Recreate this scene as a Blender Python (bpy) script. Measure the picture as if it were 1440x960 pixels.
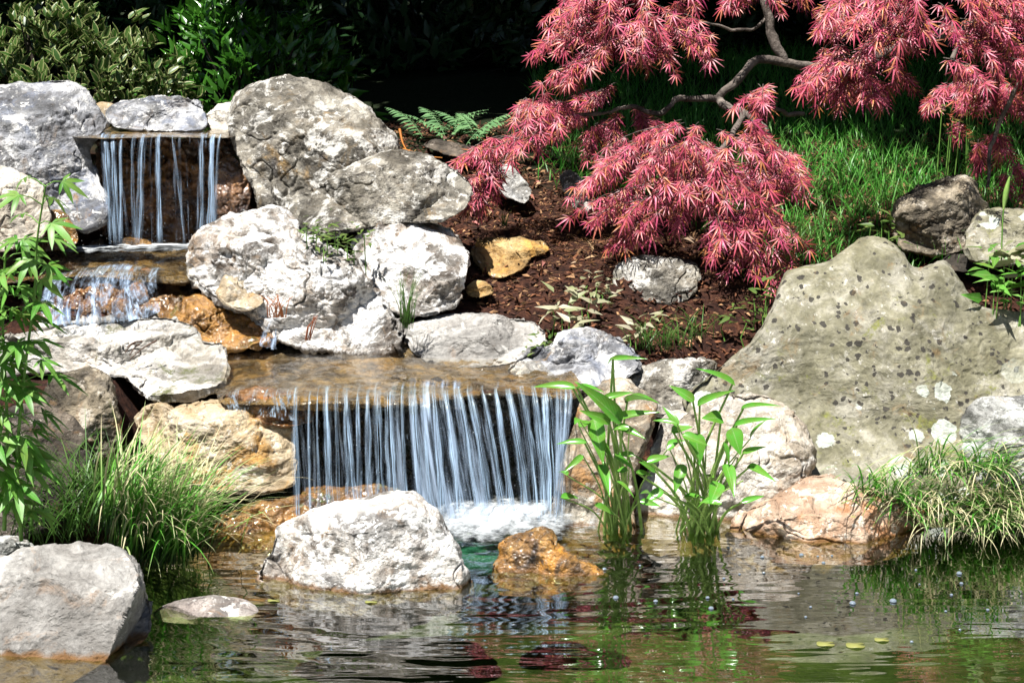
import bpy, math, random
import numpy as np
from math import radians, sin, cos, tan, atan, pi
S = bpy.context.scene
for o in list(bpy.data.objects): bpy.data.objects.remove(o)
RNG = np.random.default_rng(7); random.seed(7)

# ------------------------------------------------------------------ camera, sky, sun, exposure
F = 2400.0                                   # focal length in photo pixels (1440 wide)
PITCH = atan(465/F)
CZ = 1.5
cam = bpy.data.cameras.new('camera'); cam.lens = 60; cam.sensor_width = 36; cam.clip_end = 500; cam.clip_start = .05
co = bpy.data.objects.new('camera', cam); S.collection.objects.link(co)
co.location = (0, 0, CZ); co.rotation_euler = (pi/2-PITCH, 0, 0); S.camera = co
SUN_TRAVEL = np.array([0.26, 0.34, -1.0]); SUN_TRAVEL /= np.linalg.norm(SUN_TRAVEL)
sd = -SUN_TRAVEL
W = bpy.data.worlds.new('World'); S.world = W; W.use_nodes = True
nt = W.node_tree; bg = nt.nodes['Background']; sky = nt.nodes.new('ShaderNodeTexSky'); sky.sky_type = 'NISHITA'
sky.sun_disc = False; sky.sun_elevation = math.asin(sd[2]); sky.sun_rotation = math.atan2(sd[0], sd[1])
nt.links.new(sky.outputs[0], bg.inputs[0]); bg.inputs[1].default_value = .05
sl = bpy.data.lights.new('sun', 'SUN'); sl.energy = 5.0; sl.angle = radians(.5); sl.color = (1, .965, .91)
so = bpy.data.objects.new('sun', sl); S.collection.objects.link(so)
from mathutils import Vector, Matrix
so.rotation_euler = Vector(tuple(SUN_TRAVEL)).to_track_quat('-Z', 'Y').to_euler(); so.location = (-2, -4, 9)
S.view_settings.view_transform = 'Standard'; S.view_settings.look = 'None'
S.view_settings.gamma = 1; S.view_settings.exposure = .97
try:
    S.cycles.max_bounces = 8; S.cycles.diffuse_bounces = 1; S.cycles.transparent_max_bounces = 24
except Exception: pass

# ------------------------------------------------------------------ maths helpers
C0 = np.array([0, 0, CZ])
def rayd(px, py):
    px = np.asarray(px, float); py = np.asarray(py, float)
    a = (px-720)/F; b = (480-py)/F
    d = np.stack([a, cos(PITCH)+b*sin(PITCH), -sin(PITCH)+b*cos(PITCH)], -1)
    return d/d[..., 1:2]
def at(px, py, Y): return C0 + rayd(px, py)*np.asarray(Y, float)[..., None]
def atz(px, py, z):
    d = rayd(px, py); return C0 + d*((z-CZ)/d[..., 2])[..., None]
def nrm(v): return v/np.maximum(np.linalg.norm(v, axis=-1, keepdims=True), 1e-9)

def _h(ix, iy, iz, s):
    n = (ix*374761393 + iy*668265263 + iz*2147483647 + s*1274126177) & 0xffffffff
    n = ((n ^ (n >> 13))*1274126177) & 0xffffffff
    n = ((n ^ (n >> 16))*2246822519) & 0xffffffff
    return ((n ^ (n >> 15)) & 0xffffff)/float(0xffffff)*2-1
def vnoise(P, s=0):
    P = np.asarray(P, float); i = np.floor(P).astype(np.int64); f = P-i; f = f*f*f*(f*(f*6-15)+10)
    r = 0
    for a in (0, 1):
        for b in (0, 1):
            for c in (0, 1):
                w = (f[..., 0] if a else 1-f[..., 0])*(f[..., 1] if b else 1-f[..., 1])*(f[..., 2] if c else 1-f[..., 2])
                r = r + w*_h(i[..., 0]+a, i[..., 1]+b, i[..., 2]+c, s)
    return r
ROT = np.array([[.36, .48, -.8], [-.8, .6, 0], [.48, .64, .6]])
def fbm(P, s=0, o=5, g=.5, l=2.03):
    r = 0; a = 1; P = np.asarray(P, float)
    for k in range(o): r = r + a*vnoise(P, s+k); a *= g; P = (P@ROT.T)*l + 3.1
    return r

# ------------------------------------------------------------------ mesh helpers
def mesh_from(name, V, Fc, uv=None, smooth=True):
    """V (n,3), Fc (m,k) uniform faces; uv per vertex (n,2)"""
    V = np.ascontiguousarray(V, np.float32); Fc = np.ascontiguousarray(Fc, np.int32)
    me = bpy.data.meshes.new(name); me.vertices.add(len(V)); me.vertices.foreach_set('co', V.ravel())
    m, k = Fc.shape; me.loops.add(m*k); me.loops.foreach_set('vertex_index', Fc.ravel())
    me.polygons.add(m); me.polygons.foreach_set('loop_start', np.arange(0, m*k, k, dtype=np.int32))
    me.polygons.foreach_set('loop_total', np.full(m, k, np.int32))
    me.polygons.foreach_set('use_smooth', np.full(m, smooth, bool))
    if uv is not None:
        l = me.uv_layers.new(name='UVMap'); l.data.foreach_set('uv', np.ascontiguousarray(np.asarray(uv, np.float32)[Fc.ravel()]).ravel())
    me.update(calc_edges=True); me.validate(); return me
def link(name, me, mat, parent=None, origin=None):
    if origin is not None:
        origin = np.asarray(origin, float)
        me.transform(Matrix.Translation(Vector(tuple(-origin))))
    o = bpy.data.objects.new(name, me); S.collection.objects.link(o)
    if mat is not None: me.materials.append(mat)
    if origin is not None: o.location = tuple(origin)
    if parent is not None:
        o.parent = parent
        if origin is None:
            me.transform(Matrix.Translation(-parent.location))
        else: o.location = tuple(np.asarray(origin)-np.array(parent.location))
    return o
def empty(name, loc):
    o = bpy.data.objects.new(name, None); S.collection.objects.link(o); o.location = tuple(loc); o.empty_display_size = .05; return o
def tag(o, label=None, cat=None, group=None, kind=None):
    if label: o['label'] = label
    if cat: o['category'] = cat
    if group: o['group'] = group
    if kind: o['kind'] = kind
    return o
class Geo:                                   # collects triangles
    def __init__(s): s.V = []; s.F = []; s.U = []; s.n = 0
    def add(s, V, Fc, U=None):
        V = np.asarray(V, float); s.V.append(V); s.F.append(np.asarray(Fc)+s.n)
        s.U.append(np.zeros((len(V), 2)) if U is None else np.asarray(U, float)); s.n += len(V)
    def tube(s, pts, rad, k=7):
        pts = np.asarray(pts, float); rad = np.broadcast_to(rad, (len(pts),)); n = len(pts)
        T = nrm(np.gradient(pts, axis=0)); ref = np.array([0.31, .8, .5]); A = nrm(np.cross(T, ref)); B = np.cross(T, A)
        th = np.linspace(0, 2*pi, k, endpoint=False)
        V = pts[:, None]+rad[:, None, None]*(np.cos(th)[None, :, None]*A[:, None]+np.sin(th)[None, :, None]*B[:, None])
        i = np.arange(n-1)[:, None]; j = np.arange(k)[None]; a = i*k+j; b = i*k+(j+1) % k; c = a+k; d = b+k
        Fc = np.concatenate([np.stack([a, b, d], -1).reshape(-1, 3), np.stack([a, d, c], -1).reshape(-1, 3)])
        U = np.stack(np.broadcast_arrays(th[None]/6.28, np.linspace(0, 1, n)[:, None]), -1).reshape(-1, 2)
        s.add(V.reshape(-1, 3), Fc, U)
    def inst(s, T, pos, ax, nm, sc, sx=None):
        """instances of template T=(V,F,U): template y axis -> ax, z axis -> nm"""
        V, Fc, U = T; pos = np.asarray(pos, float); M = len(pos); ax = nrm(np.asarray(ax, float)); nm = np.asarray(nm, float)
        X = nrm(np.cross(ax, nm)); N = np.cross(X, ax); sc = np.broadcast_to(sc, (M,)); sx = sc if sx is None else np.broadcast_to(sx, (M,))
        P = pos[:, None]+V[None, :, 0:1]*(X*sx[:, None])[:, None]+V[None, :, 1:2]*(ax*sc[:, None])[:, None]+V[None, :, 2:3]*(N*sc[:, None])[:, None]
        nv = len(V); FF = (Fc[None]+(np.arange(M)*nv)[:, None, None]).reshape(-1, 3)
        s.add(P.reshape(-1, 3), FF, np.tile(U, (M, 1)))
    def build(s, name, mat, parent=None, origin=None, smooth=True):
        return link(name, mesh_from(name, np.concatenate(s.V), np.concatenate(s.F), np.concatenate(s.U), smooth), mat, parent, origin)

def spline(P, n, closed=False):
    P = np.asarray(P, float)
    if closed: Q = np.vstack([P[-1], P, P[0], P[1]])
    else: Q = np.vstack([2*P[0]-P[1], P, 2*P[-1]-P[-2]])
    out = []
    m = len(P) if closed else len(P)-1
    for i in range(m):
        p0, p1, p2, p3 = Q[i:i+4]; t = np.linspace(0, 1, 24, endpoint=False)[:, None]
        out.append(p1+.5*t*(p2-p0)+t*t*(p0-2.5*p1+2*p2-.5*p3)+t**3*(-.5*p0+1.5*p1-1.5*p2+.5*p3))
    out = np.vstack(out+[Q[1:2] if closed else P[-1:]])
    d = np.r_[0, np.cumsum(np.linalg.norm(np.diff(out, axis=0), axis=1))]
    t = np.linspace(0, d[-1], n, endpoint=not closed)
    return np.stack([np.interp(t, d, out[:, k]) for k in range(P.shape[1])], -1)

# ------------------------------------------------------------------ material helpers
def newmat(name):
    m = bpy.data.materials.new(name); m.use_nodes = True; nt = m.node_tree
    for n in list(nt.nodes):
        if n.type != 'OUTPUT_MATERIAL': nt.nodes.remove(n)
    return m, nt, nt.nodes['Material Output']
class NB:
    def __init__(s, nt): s.nt = nt
    def n(s, t, **k):
        x = s.nt.nodes.new(t)
        for a, b in k.items():
            if a.startswith('i_'): 
                key = a[2:]; key = int(key) if key.isdigit() else key
                s.set(x.inputs[key], b)
            else: setattr(x, a, b)
        return x
    def set(s, inp, v):
        if isinstance(v, bpy.types.NodeSocket): s.nt.links.new(v, inp)
        else:
            if hasattr(inp.default_value, '__len__') and len(inp.default_value) == 4 and len(v) == 3: v = (*v, 1)
            inp.default_value = v
    def noise(s, vec, scale, detail=6, rough=.6, dist=0):
        return s.n('ShaderNodeTexNoise', i_Vector=vec, i_Scale=scale, i_Detail=detail, i_Roughness=rough, i_Distortion=dist).outputs['Fac']
    def ramp(s, v, stops, interp='LINEAR'):
        x = s.n('ShaderNodeValToRGB', i_0=v); cr = x.color_ramp; cr.interpolation = interp
        while len(cr.elements) > 1: cr.elements.remove(cr.elements[-1])
        for i, (p, c) in enumerate(stops):
            e = cr.elements[0] if i == 0 else cr.elements.new(p)
            e.position = p; e.color = (c, c, c, 1) if not hasattr(c, '__len__') else (*c, 1)
        return x.outputs[0]
    def mix(s, f, a, b, mode='MIX'):
        x = s.n('ShaderNodeMix', data_type='RGBA', blend_type=mode); s.set(x.inputs[0], f); s.set(x.inputs[6], a); s.set(x.inputs[7], b); return x.outputs[2]
    def math(s, op, a, b=0, c=0, clamp=False):
        x = s.n('ShaderNodeMath', operation=op, use_clamp=clamp); s.set(x.inputs[0], a); s.set(x.inputs[1], b); s.set(x.inputs[2], c); return x.outputs[0]
    def mapr(s, v, a, b, c=0, d=1):
        x = s.n('ShaderNodeMapRange', interpolation_type='SMOOTHSTEP'); 
        for i, q in enumerate((v, a, b, c, d)): s.set(x.inputs[i], q)
        return x.outputs[0]
    def bump(s, h, dist, strength=1, normal=None):
        x = s.n('ShaderNodeBump', i_Strength=strength, i_Distance=dist, i_Height=h)
        if normal is not None: s.set(x.inputs['Normal'], normal)
        return x.outputs[0]

def rock_mat(name, c1, c2, c3, white=.0, wcol=(.72, .71, .68), stain=0., scol=(.42, .2, .05), moss=0., mcol=(.12, .14, .03),
             dark=.5, dcol=(.05, .045, .045), rough=.85, wet=0., spots=0., blue=0., waterline=True, pit=1., sx=1., weather=.42):
    m, nt, out = newmat(name); b = NB(nt)
    tc = b.n('ShaderNodeTexCoord').outputs['Object']; rnd = b.n('ShaderNodeObjectInfo').outputs['Random']
    off = b.n('ShaderNodeCombineXYZ', i_0=b.math('MULTIPLY', rnd, 37.), i_1=b.math('MULTIPLY', rnd, 91.), i_2=b.math('MULTIPLY', rnd, 13.)).outputs[0]
    v = b.n('ShaderNodeVectorMath', operation='ADD', i_0=tc, i_1=off).outputs[0]
    n1 = b.noise(v, 4.5*sx, 10, .62, .4); n2 = b.noise(v, 16*sx, 8, .65, .8); n3 = b.noise(v, 70, 5, .7)
    f = b.math('ADD', b.math('MULTIPLY', n1, .55), b.math('MULTIPLY', n2, .45))
    col = b.ramp(f, [(.41, c1), (.5, c2), (.58, c3)])
    wt = b.mapr(b.noise(v, 4.2*sx, 8, .66, 1.2), .43, .57, weather, 1.12); col = b.n('ShaderNodeVectorMath', operation='SCALE', i_0=col, i_Scale=wt).outputs[0]
    if blue: col = b.mix(b.mapr(b.noise(v, 5, 6, .6, 1.5), .52, .66, 0, blue), col, (.22, .26, .36))
    if moss: col = b.mix(b.math('MULTIPLY', b.mapr(b.noise(v, 6., 6, .7, .5), .64-.22*moss, .70-.18*moss), b.mapr(n3, .35, .6, .4, 1)), col, b.mix(n3, mcol, tuple(x*2.2 for x in mcol)))
    if stain: col = b.mix(b.math('MULTIPLY', b.mapr(b.noise(v, 3.6, 7, .62, 1.2), .66-.3*stain, .76-.28*stain), .85), col, b.ramp(b.noise(v, 22, 6, .7), [(.3, tuple(x*.35 for x in scol)), (.55, scol), (.7, tuple(min(1, x*1.5) for x in scol))]))
    if dark:
        dk = b.mapr(b.noise(v, 11*sx, 9, .72, 1.), .58-.1*dark, .70-.08*dark)
        col = b.mix(b.math('MULTIPLY', dk, .35+.45*dark), col, dcol)
        # thin hairline cracks
        nl = b.noise(v, 5.5, 4, .55, 1.8); cr = b.math('ABSOLUTE', b.math('SUBTRACT', nl, .5)); crk = b.mapr(cr, .0, .008, 1, 0)
        col = b.mix(b.math('MULTIPLY', crk, b.mapr(n1, .45, .6, 0, .75)), col, dcol)
    if white:
        wn = b.noise(v, 8*sx, 9, .7, .6); wp = b.mapr(wn, .68-.24*white, .72-.2*white)
        w2 = b.mapr(b.noise(v, 34, 6, .7, .3), .6-.06*white, .64-.06*white)
        wf = b.math('MAXIMUM', wp, b.math('MULTIPLY', w2, b.mapr(n1, .42, .55)))
        col = b.mix(b.math('MULTIPLY', wf, .85), col, wcol)
    if spots:
        vd = b.n('ShaderNodeVectorMath', operation='ADD', i_0=v, i_1=b.n('ShaderNodeVectorMath', operation='SCALE', i_0=b.n('ShaderNodeTexNoise', i_Vector=v, i_Scale=60.).outputs['Color'], i_Scale=.022).outputs[0]).outputs[0]
        vo = b.n('ShaderNodeTexVoronoi', i_Vector=vd, i_Scale=38., i_Randomness=1.); cellr = b.n('ShaderNodeSeparateColor', i_0=vo.outputs['Color']).outputs[0]
        rad = b.math('MULTIPLY', b.mapr(cellr, .3, 1., 0, .46), b.mapr(b.noise(v, 3.2, 3), .34, .52, .4, 1.))
        sp = b.mapr(b.math('SUBTRACT', vo.outputs['Distance'], rad), -.02, .03, 1, 0)
        sp = b.math('MULTIPLY', sp, b.mapr(rad, .04, .1)); col = b.mix(b.math('MULTIPLY', sp, spots), col, (.06, .055, .045))
        vo2 = b.n('ShaderNodeTexVoronoi', i_Vector=v, i_Scale=12.0, i_Randomness=1.); c2_ = b.n('ShaderNodeSeparateColor', i_0=vo2.outputs['Color']).outputs[1]
        r2 = b.mapr(c2_, .4, 1., 0, .55); l2 = b.mapr(b.math('SUBTRACT', b.math('ADD', vo2.outputs['Distance'], b.math('MULTIPLY', b.math('SUBTRACT', b.noise(v, 45, 3), .5), .35)), r2), -.01, .02, 1, 0)
        l2 = b.math('MULTIPLY', l2, b.mapr(r2, .03, .05)); zz = b.n('ShaderNodeSeparateXYZ', i_0=tc).outputs[2]
        col = b.mix(b.math('MULTIPLY', l2, b.mapr(b.math('ADD', zz, b.math('MULTIPLY', n1, .3)), .50, .62, 1., 0)), col, b.mix(n3, (.4, .46, .38), (.66, .68, .62)))
    fleck = b.noise(v, 120, 4, .75); col = b.mix(b.math('MULTIPLY', b.mapr(fleck, .60, .68), b.mapr(n1, .40, .58, .15, .6)), col, dcol)
    col = b.mix(b.math('MULTIPLY', b.mapr(b.noise(v, 150, 3, .7), .62, .68), .35*min(1, white*1.5)), col, wcol)
    brown = b.mapr(b.noise(v, 9*sx, 7, .7, 1.3), .56, .68, 0, .5); col = b.mix(brown, col, b.mix(.5, scol, c1))
    col = b.mix(b.mapr(n3, .3, .7, .3, 0), col, (.02, .02, .02)); 
    rgh = rough
    if waterline:
        z = b.n('ShaderNodeSeparateXYZ', i_0=b.n('ShaderNodeNewGeometry').outputs['Position']).outputs[2]
        zz = b.math('ADD', z, b.math('MULTIPLY', b.math('SUBTRACT', n2, .5), .05))
        wl = b.mapr(zz, .002, .016, 1, 0); col = b.mix(b.math('MULTIPLY', wl, .85), col, b.mix(n3, (.10, .045, .01), (.22, .1, .02)))
    bs = b.n('ShaderNodeBsdfPrincipled'); b.set(bs.inputs['Base Color'], col)
    if wet:
        b.set(bs.inputs['Roughness'], b.mapr(n2, .35, .65, .12, .45)); bs.inputs['Specular IOR Level'].default_value = .5+.3*wet
        bs.inputs['Coat Weight'].default_value = wet; bs.inputs['Coat Roughness'].default_value = .08
    else: bs.inputs['Roughness'].default_value = rough; bs.inputs['Specular IOR Level'].default_value = .25
    h = b.math('ADD', b.math('MULTIPLY', n2, 1.2), b.math('MULTIPLY', n3, .35))
    pits = b.n('ShaderNodeTexVoronoi', i_Vector=v, i_Scale=85.).outputs['Distance']
    h = b.math('ADD', h, b.math('MULTIPLY', b.mapr(pits, .0, .35), .12*pit))
    h = b.math('ADD', h, b.math('MULTIPLY', b.noise(v, 210, 3, .7), .12))
    b.set(bs.inputs['Normal'], b.bump(h, .015*pit))
    nt.links.new(bs.outputs[0], out.inputs[0]); return m

def leaf_mat(name, cols, trans=.35, rough=.45, edge=None, tip=None, spec=.4, base=None, blotch=False):
    m, nt, out = newmat(name); b = NB(nt)
    g = b.n('ShaderNodeNewGeometry'); r = g.outputs['Random Per Island']
    col = b.ramp(r, [(i/(max(1, len(cols)-1)), c) for i, c in enumerate(cols)])
    uv = b.n('ShaderNodeSeparateXYZ', i_0=b.n('ShaderNodeTexCoord').outputs['UV'])
    if edge is not None:
        e = b.math('ABSOLUTE', b.math('SUBTRACT', uv.outputs[0], .5)); pos = b.n('ShaderNodeTexCoord').outputs['Object']
        e = b.math('ADD', e, b.math('MULTIPLY', b.math('SUBTRACT', b.noise(pos, 90, 2), .5), .3))
        col = b.mix(b.mapr(e, .30, .42), col, edge)
    if tip is not None:
        t = b.math('ADD', uv.outputs[1], b.math('MULTIPLY', b.math('SUBTRACT', r, .5), .9)); col = b.mix(b.mapr(t, .42, .95), col, tip)
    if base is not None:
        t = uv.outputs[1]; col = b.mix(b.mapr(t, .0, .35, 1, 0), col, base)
    po = b.n('ShaderNodeTexCoord').outputs['Object']; bl = b.noise(po, 26, 4, .6); col = b.mix(b.mapr(bl, .35, .7, .0, .45), col, b.mix(r, (.02, .05, .01), (.3, .3, .05)), 'MIX') if blotch else col
    if blotch:
        mid = b.math('ABSOLUTE', b.math('SUBTRACT', uv.outputs[0], .5)); col = b.mix(b.mapr(mid, .0, .06, .5, 0), col, (.35, .5, .2))
        vn = b.n('ShaderNodeTexWave', wave_type='BANDS', bands_direction='Y', i_Vector=b.n('ShaderNodeCombineXYZ', i_0=0., i_1=b.math('SUBTRACT', uv.outputs[1], b.math('MULTIPLY', mid, .7))).outputs[0], i_Scale=3.5).outputs['Fac']; col = b.mix(b.mapr(vn, .75, 1., 0, .25), col, (.02, .08, .01))
    bs = b.n('ShaderNodeBsdfPrincipled', i_Roughness=rough); b.set(bs.inputs['Base Color'], col); bs.inputs['Specular IOR Level'].default_value = spec
    tr = b.n('ShaderNodeBsdfTranslucent'); b.set(tr.inputs[0], col)
    mx = b.n('ShaderNodeMixShader', i_0=trans); nt.links.new(bs.outputs[0], mx.inputs[1]); nt.links.new(tr.outputs[0], mx.inputs[2])
    nt.links.new(mx.outputs[0], out.inputs[0]); return m
def plain(name, c, rough=.7, spec=.3, c2=None, sc=20, bump=0., coat=0):
    m, nt, out = newmat(name); b = NB(nt); tc = b.n('ShaderNodeTexCoord').outputs['Object']; n = b.noise(tc, sc, 8, .65)
    bs = b.n('ShaderNodeBsdfPrincipled', i_Roughness=rough); bs.inputs['Specular IOR Level'].default_value = spec; bs.inputs['Coat Weight'].default_value = coat
    b.set(bs.inputs['Base Color'], b.ramp(n, [(.35, c), (.65, c2 or tuple(x*.6 for x in c))]))
    if bump: b.set(bs.inputs['Normal'], b.bump(n, bump))
    nt.links.new(bs.outputs[0], out.inputs[0]); return m

M = {}
M['pale'] = rock_mat('pale_limestone', (.30, .28, .26), (.47, .455, .42), (.60, .59, .56), white=.55, dark=.45, blue=.15, stain=.12, scol=(.5, .3, .12))
M['white'] = rock_mat('white_lichened_stone', (.24, .185, .14), (.60, .555, .50), (.82, .80, .77), weather=.36, white=.85, wcol=(.88, .87, .85), dark=.7, dcol=(.10, .085, .075), stain=.1, scol=(.4, .25, .12))
M['grey'] = rock_mat('grey_weathered_stone', (.13, .115, .09), (.28, .255, .21), (.44, .41, .345), white=.62, wcol=(.70, .68, .63), dark=.65, stain=.2, scol=(.32, .21, .09))
M['bluegrey'] = rock_mat('blue_grey_stone', (.22, .22, .23), (.36, .37, .40), (.48, .48, .48), white=.6, wcol=(.80, .79, .77), dark=.6, blue=.5, stain=.1, scol=(.35, .22, .1))
M['slab'] = rock_mat('slab_stone', (.36, .33, .28), (.62, .59, .54), (.78, .75, .70), sx=.7, weather=.6, white=.5, wcol=(.82, .8, .76), dark=.35, moss=.5, mcol=(.07, .075, .03), waterline=False)
M['flat'] = rock_mat('flat_greyish_pink_stone', (.26, .22, .2), (.38, .33, .3), (.55, .5, .46), white=.5, dark=.4, waterline=False)
M['front'] = rock_mat('smooth_grey_stone', (.28, .265, .245), (.44, .425, .40), (.58, .56, .53), weather=.7, sx=.7, white=.35, wcol=(.66, .64, .6), dark=.3, pit=.8)
M['tan'] = rock_mat('tan_sandstone', (.34, .25, .14), (.50, .40, .27), (.62, .53, .40), weather=.75, sx=.6, pit=.8, white=.5, wcol=(.78, .73, .64), dark=.25, stain=.5, scol=(.5, .27, .07))
M['cream'] = rock_mat('cream_stone', (.38, .33, .26), (.60, .54, .45), (.76, .72, .64), sx=.7, weather=.6, white=.5, wcol=(.84, .81, .76), dark=.3, stain=.22, scol=(.45, .25, .1))
M['tancream'] = rock_mat('tan_cream_stone', (.32, .25, .17), (.46, .38, .28), (.62, .56, .46), white=.35, wcol=(.74, .7, .62), dark=.4, stain=.45, scol=(.42, .22, .08))
M['buff'] = rock_mat('buff_brown_stone', (.28, .23, .17), (.50, .43, .34), (.70, .65, .57), sx=.6, white=.6, wcol=(.78, .75, .7), dark=.4, stain=.3, scol=(.45, .25, .12), weather=.65)
M['pink'] = rock_mat('pinkish_sandstone', (.42, .27, .17), (.62, .42, .29), (.76, .60, .46), sx=.6, weather=.7, white=.35, wcol=(.8, .72, .62), dark=.2, stain=.35, scol=(.45, .2, .08), moss=.15, mcol=(.14, .16, .03))
M['mottled'] = rock_mat('mottled_olive_stone', weather=.85, c1=(.17, .16, .10), c2=(.26, .245, .17), c3=(.38, .36, .29), white=.05, wcol=(.6, .58, .52), dark=.15, moss=.35, mcol=(.12, .125, .035), spots=1., pit=.55, dcol=(.09, .085, .07))
M['lichen'] = rock_mat('white_lichen_crusted_stone', (.2, .2, .18), (.38, .38, .36), (.52, .52, .5), white=.8, wcol=(.66, .67, .64), dark=.5)
M['dark'] = rock_mat('dark_brown_stone', (.05, .042, .032), (.11, .09, .07), (.22, .18, .14), white=.22, wcol=(.45, .4, .34), dark=.5)
M['orange'] = rock_mat('orange_iron_stained_wet_stone', (.08, .045, .02), (.30, .15, .035), (.55, .30, .07), dark=.95, stain=.6, scol=(.62, .28, .04), white=.1, wcol=(.55, .45, .3), wet=.35)
M['mossorange'] = rock_mat('mossy_orange_wet_stone', (.14, .06, .015), (.30, .14, .03), (.45, .24, .06), dark=.5, stain=.5, scol=(.52, .25, .05), moss=.5, mcol=(.05, .08, .015), wet=.7, waterline=False)
M['brown'] = rock_mat('brown_grey_stone', (.12, .1, .07), (.27, .225, .16), (.42, .36, .27), white=.4, wcol=(.6, .55, .47), dark=.5, stain=.3, scol=(.4, .22, .08))
M['yellow'] = rock_mat('yellow_ochre_stone', (.34, .2, .07), (.5, .33, .14), (.6, .44, .22), dark=.2, stain=.5, scol=(.6, .33, .08), white=.1)
M['wetbrown'] = rock_mat('wet_brown_stone', (.05, .02, .008), (.20, .085, .025), (.40, .19, .05), dark=.55, stain=.4, scol=(.36, .15, .03), wet=.9, waterline=False)
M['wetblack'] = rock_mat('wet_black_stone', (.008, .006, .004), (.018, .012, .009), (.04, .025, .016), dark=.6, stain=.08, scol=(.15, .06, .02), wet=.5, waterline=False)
M['ledge'] = rock_mat('wet_algae_covered_ledge', (.06, .036, .010), (.16, .10, .024), (.30, .19, .05), dark=.4, stain=.45, scol=(.34, .2, .05), wet=.8, waterline=False, sx=1.6)

# ------------------------------------------------------------------ rocks
def rock(name, label, mat, poly, Y0, Y1, T, planes=(), TB=None, e=2.8, amp=.8, K=9, seed=None, N=240, R=56, cat='rock', parent=None, sharp=.007, group=None, tagit=True, crack=1., tilt=.25):
    """poly: outline (photo px) -> closed boulder; Y0/Y1 distance of the low/high outline; T bulge towards the front, TB to the back."""
    seed = seed if seed is not None else (sum(ord(c) for c in label)*7) % 9973
    rg = np.random.default_rng(seed); poly = np.asarray(poly, float)
    Pn = spline(poly, N, True)*.55 + 0
    # mix of smooth and straight outline keeps corners
    q = np.vstack([poly, poly[:1]]); d = np.r_[0, np.cumsum(np.linalg.norm(np.diff(q, axis=0), axis=1))]
    sp = spline(poly, N, True); 
    # straight version sampled at the nearest arc position
    t = np.linspace(0, d[-1], N, endpoint=False); st = np.stack([np.interp(t, d, q[:, k]) for k in (0, 1)], -1)
    Pn = .65*sp+.35*st
    c = Pn.mean(0); r = 1-np.linspace(0, 1, R)**1.35; r = r[:-1]
    pix = c+r[:, None, None]*(Pn-c)[None]                       # rings x N x 2
    ymin, ymax = poly[:, 1].min(), poly[:, 1].max()
    def Yo(p): return Y0+(Y1-Y0)*np.clip((ymax-p[..., 1])/(ymax-ymin), -.2, 1.2)
    w = (1-r**e)**(1/e); w = w[:, None]
    TB = TB if TB is not None else T*1.1
    size = (poly[:, 0].max()-poly[:, 0].min())/F*Y0; hgt = (ymax-ymin)/F*Y0
    Yf = Yo(pix)-T*w
    D = rayd(pix[..., 0], pix[..., 1])
    PL = []
    for (ax, ay, k, nx, ny, nz) in planes:
        A = at(ax, ay, Yo(np.array([ax, ay]))-T*k); PL.append((A, nrm(np.array([nx, ny, nz], float)), sharp))
    for i in range(K+(6 if K > 3 else 0)):
        th = rg.uniform(0, 2*pi); rr = rg.uniform(.15, .85)**.7; j = int(th/(2*pi)*N) % N; a = c+rr*(Pn[j]-c)
        o = np.array([(Pn[j]-c)[0], -(Pn[j]-c)[1]]); o = o/np.linalg.norm(o)
        wa = (1-rr**e)**(1/e); n = np.array([o[0]*rr*1.3, -wa-.15, o[1]*rr*1.1+tilt*.6])+rg.normal(0, .22, 3)
        A = at(a[0], a[1], Yo(a)-T*wa*rg.uniform(.60, .92)); PL.append((A, nrm(n), sharp*rg.uniform(.4, 1.3)))
    for A, n, k in PL:
        nd = D@n; t = ((A-C0)@n)/np.where(nd < -.05, nd, -1e9)
        t = np.where(nd < -.05, t, -1e3)
        t = np.minimum(t, Yo(pix)+.01)
        h = np.clip(.5+.5*(Yf-t)/k, 0, 1); Yf = t*(1-h)+Yf*h+k*h*(1-h)*.5
    Yf = np.where(r[:, None] >= .9999, Yo(pix), Yf)
    V1 = C0+D*Yf[..., None]
    Yc = Yf[-1].mean(); V1 = V1.reshape(-1, 3)
    cf = at(c[0], c[1], Yc)[None]
    rb = r[1::2]; pb = c+rb[:, None, None]*(Pn-c)[None]; wb = ((1-rb**e)**(1/e))[:, None]
    V2 = at(pb[..., 0], pb[..., 1], Yo(pb)+TB*wb).reshape(-1, 3); cb = at(c[0], c[1], Yo(c)+TB)[None]
    V = np.vstack([V1, cf, V2, cb]); nr = len(r); nb = len(rb)
    def ringf(a0, b0, flip):
        j = np.arange(N); j2 = (j+1) % N; f = np.stack([a0+j, a0+j2, b0+j2, b0+j], -1); return f[:, ::-1] if flip else f
    Fq = [ringf(i*N, (i+1)*N, False) for i in range(nr-1)]; o2 = nr*N+1
    Fq.append(ringf(0, o2, True)); Fq += [ringf(o2+i*N, o2+(i+1)*N, True) for i in range(nb-1)]
    Fq = np.concatenate(Fq); Fq = np.concatenate([Fq[:, [0, 1, 2]], Fq[:, [0, 2, 3]]])
    j = np.arange(N); j2 = (j+1) % N; ci = nr*N
    Fq = np.concatenate([Fq, np.stack([(nr-1)*N+j, (nr-1)*N+j2, np.full(N, ci)], -1), np.stack([o2+(nb-1)*N+j2, o2+(nb-1)*N+j, np.full(N, len(V)-1)], -1)])
    def vn(V):
        a, b_, c_ = V[Fq[:, 0]], V[Fq[:, 1]], V[Fq[:, 2]]; n = np.cross(b_-a, c_-a); out = np.zeros_like(V)
        for k in range(3): np.add.at(out, Fq[:, k], n)
        return nrm(out)
    n = vn(V); cen = V.mean(0)
    if ((V-cen)*n).sum() < 0: Fq = Fq[:, ::-1]; n = -n
    s = float(np.clip(min(size, hgt*1.6), .08, .7)); so_ = rg.uniform(0, 50, 3)
    P = V+so_
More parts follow.
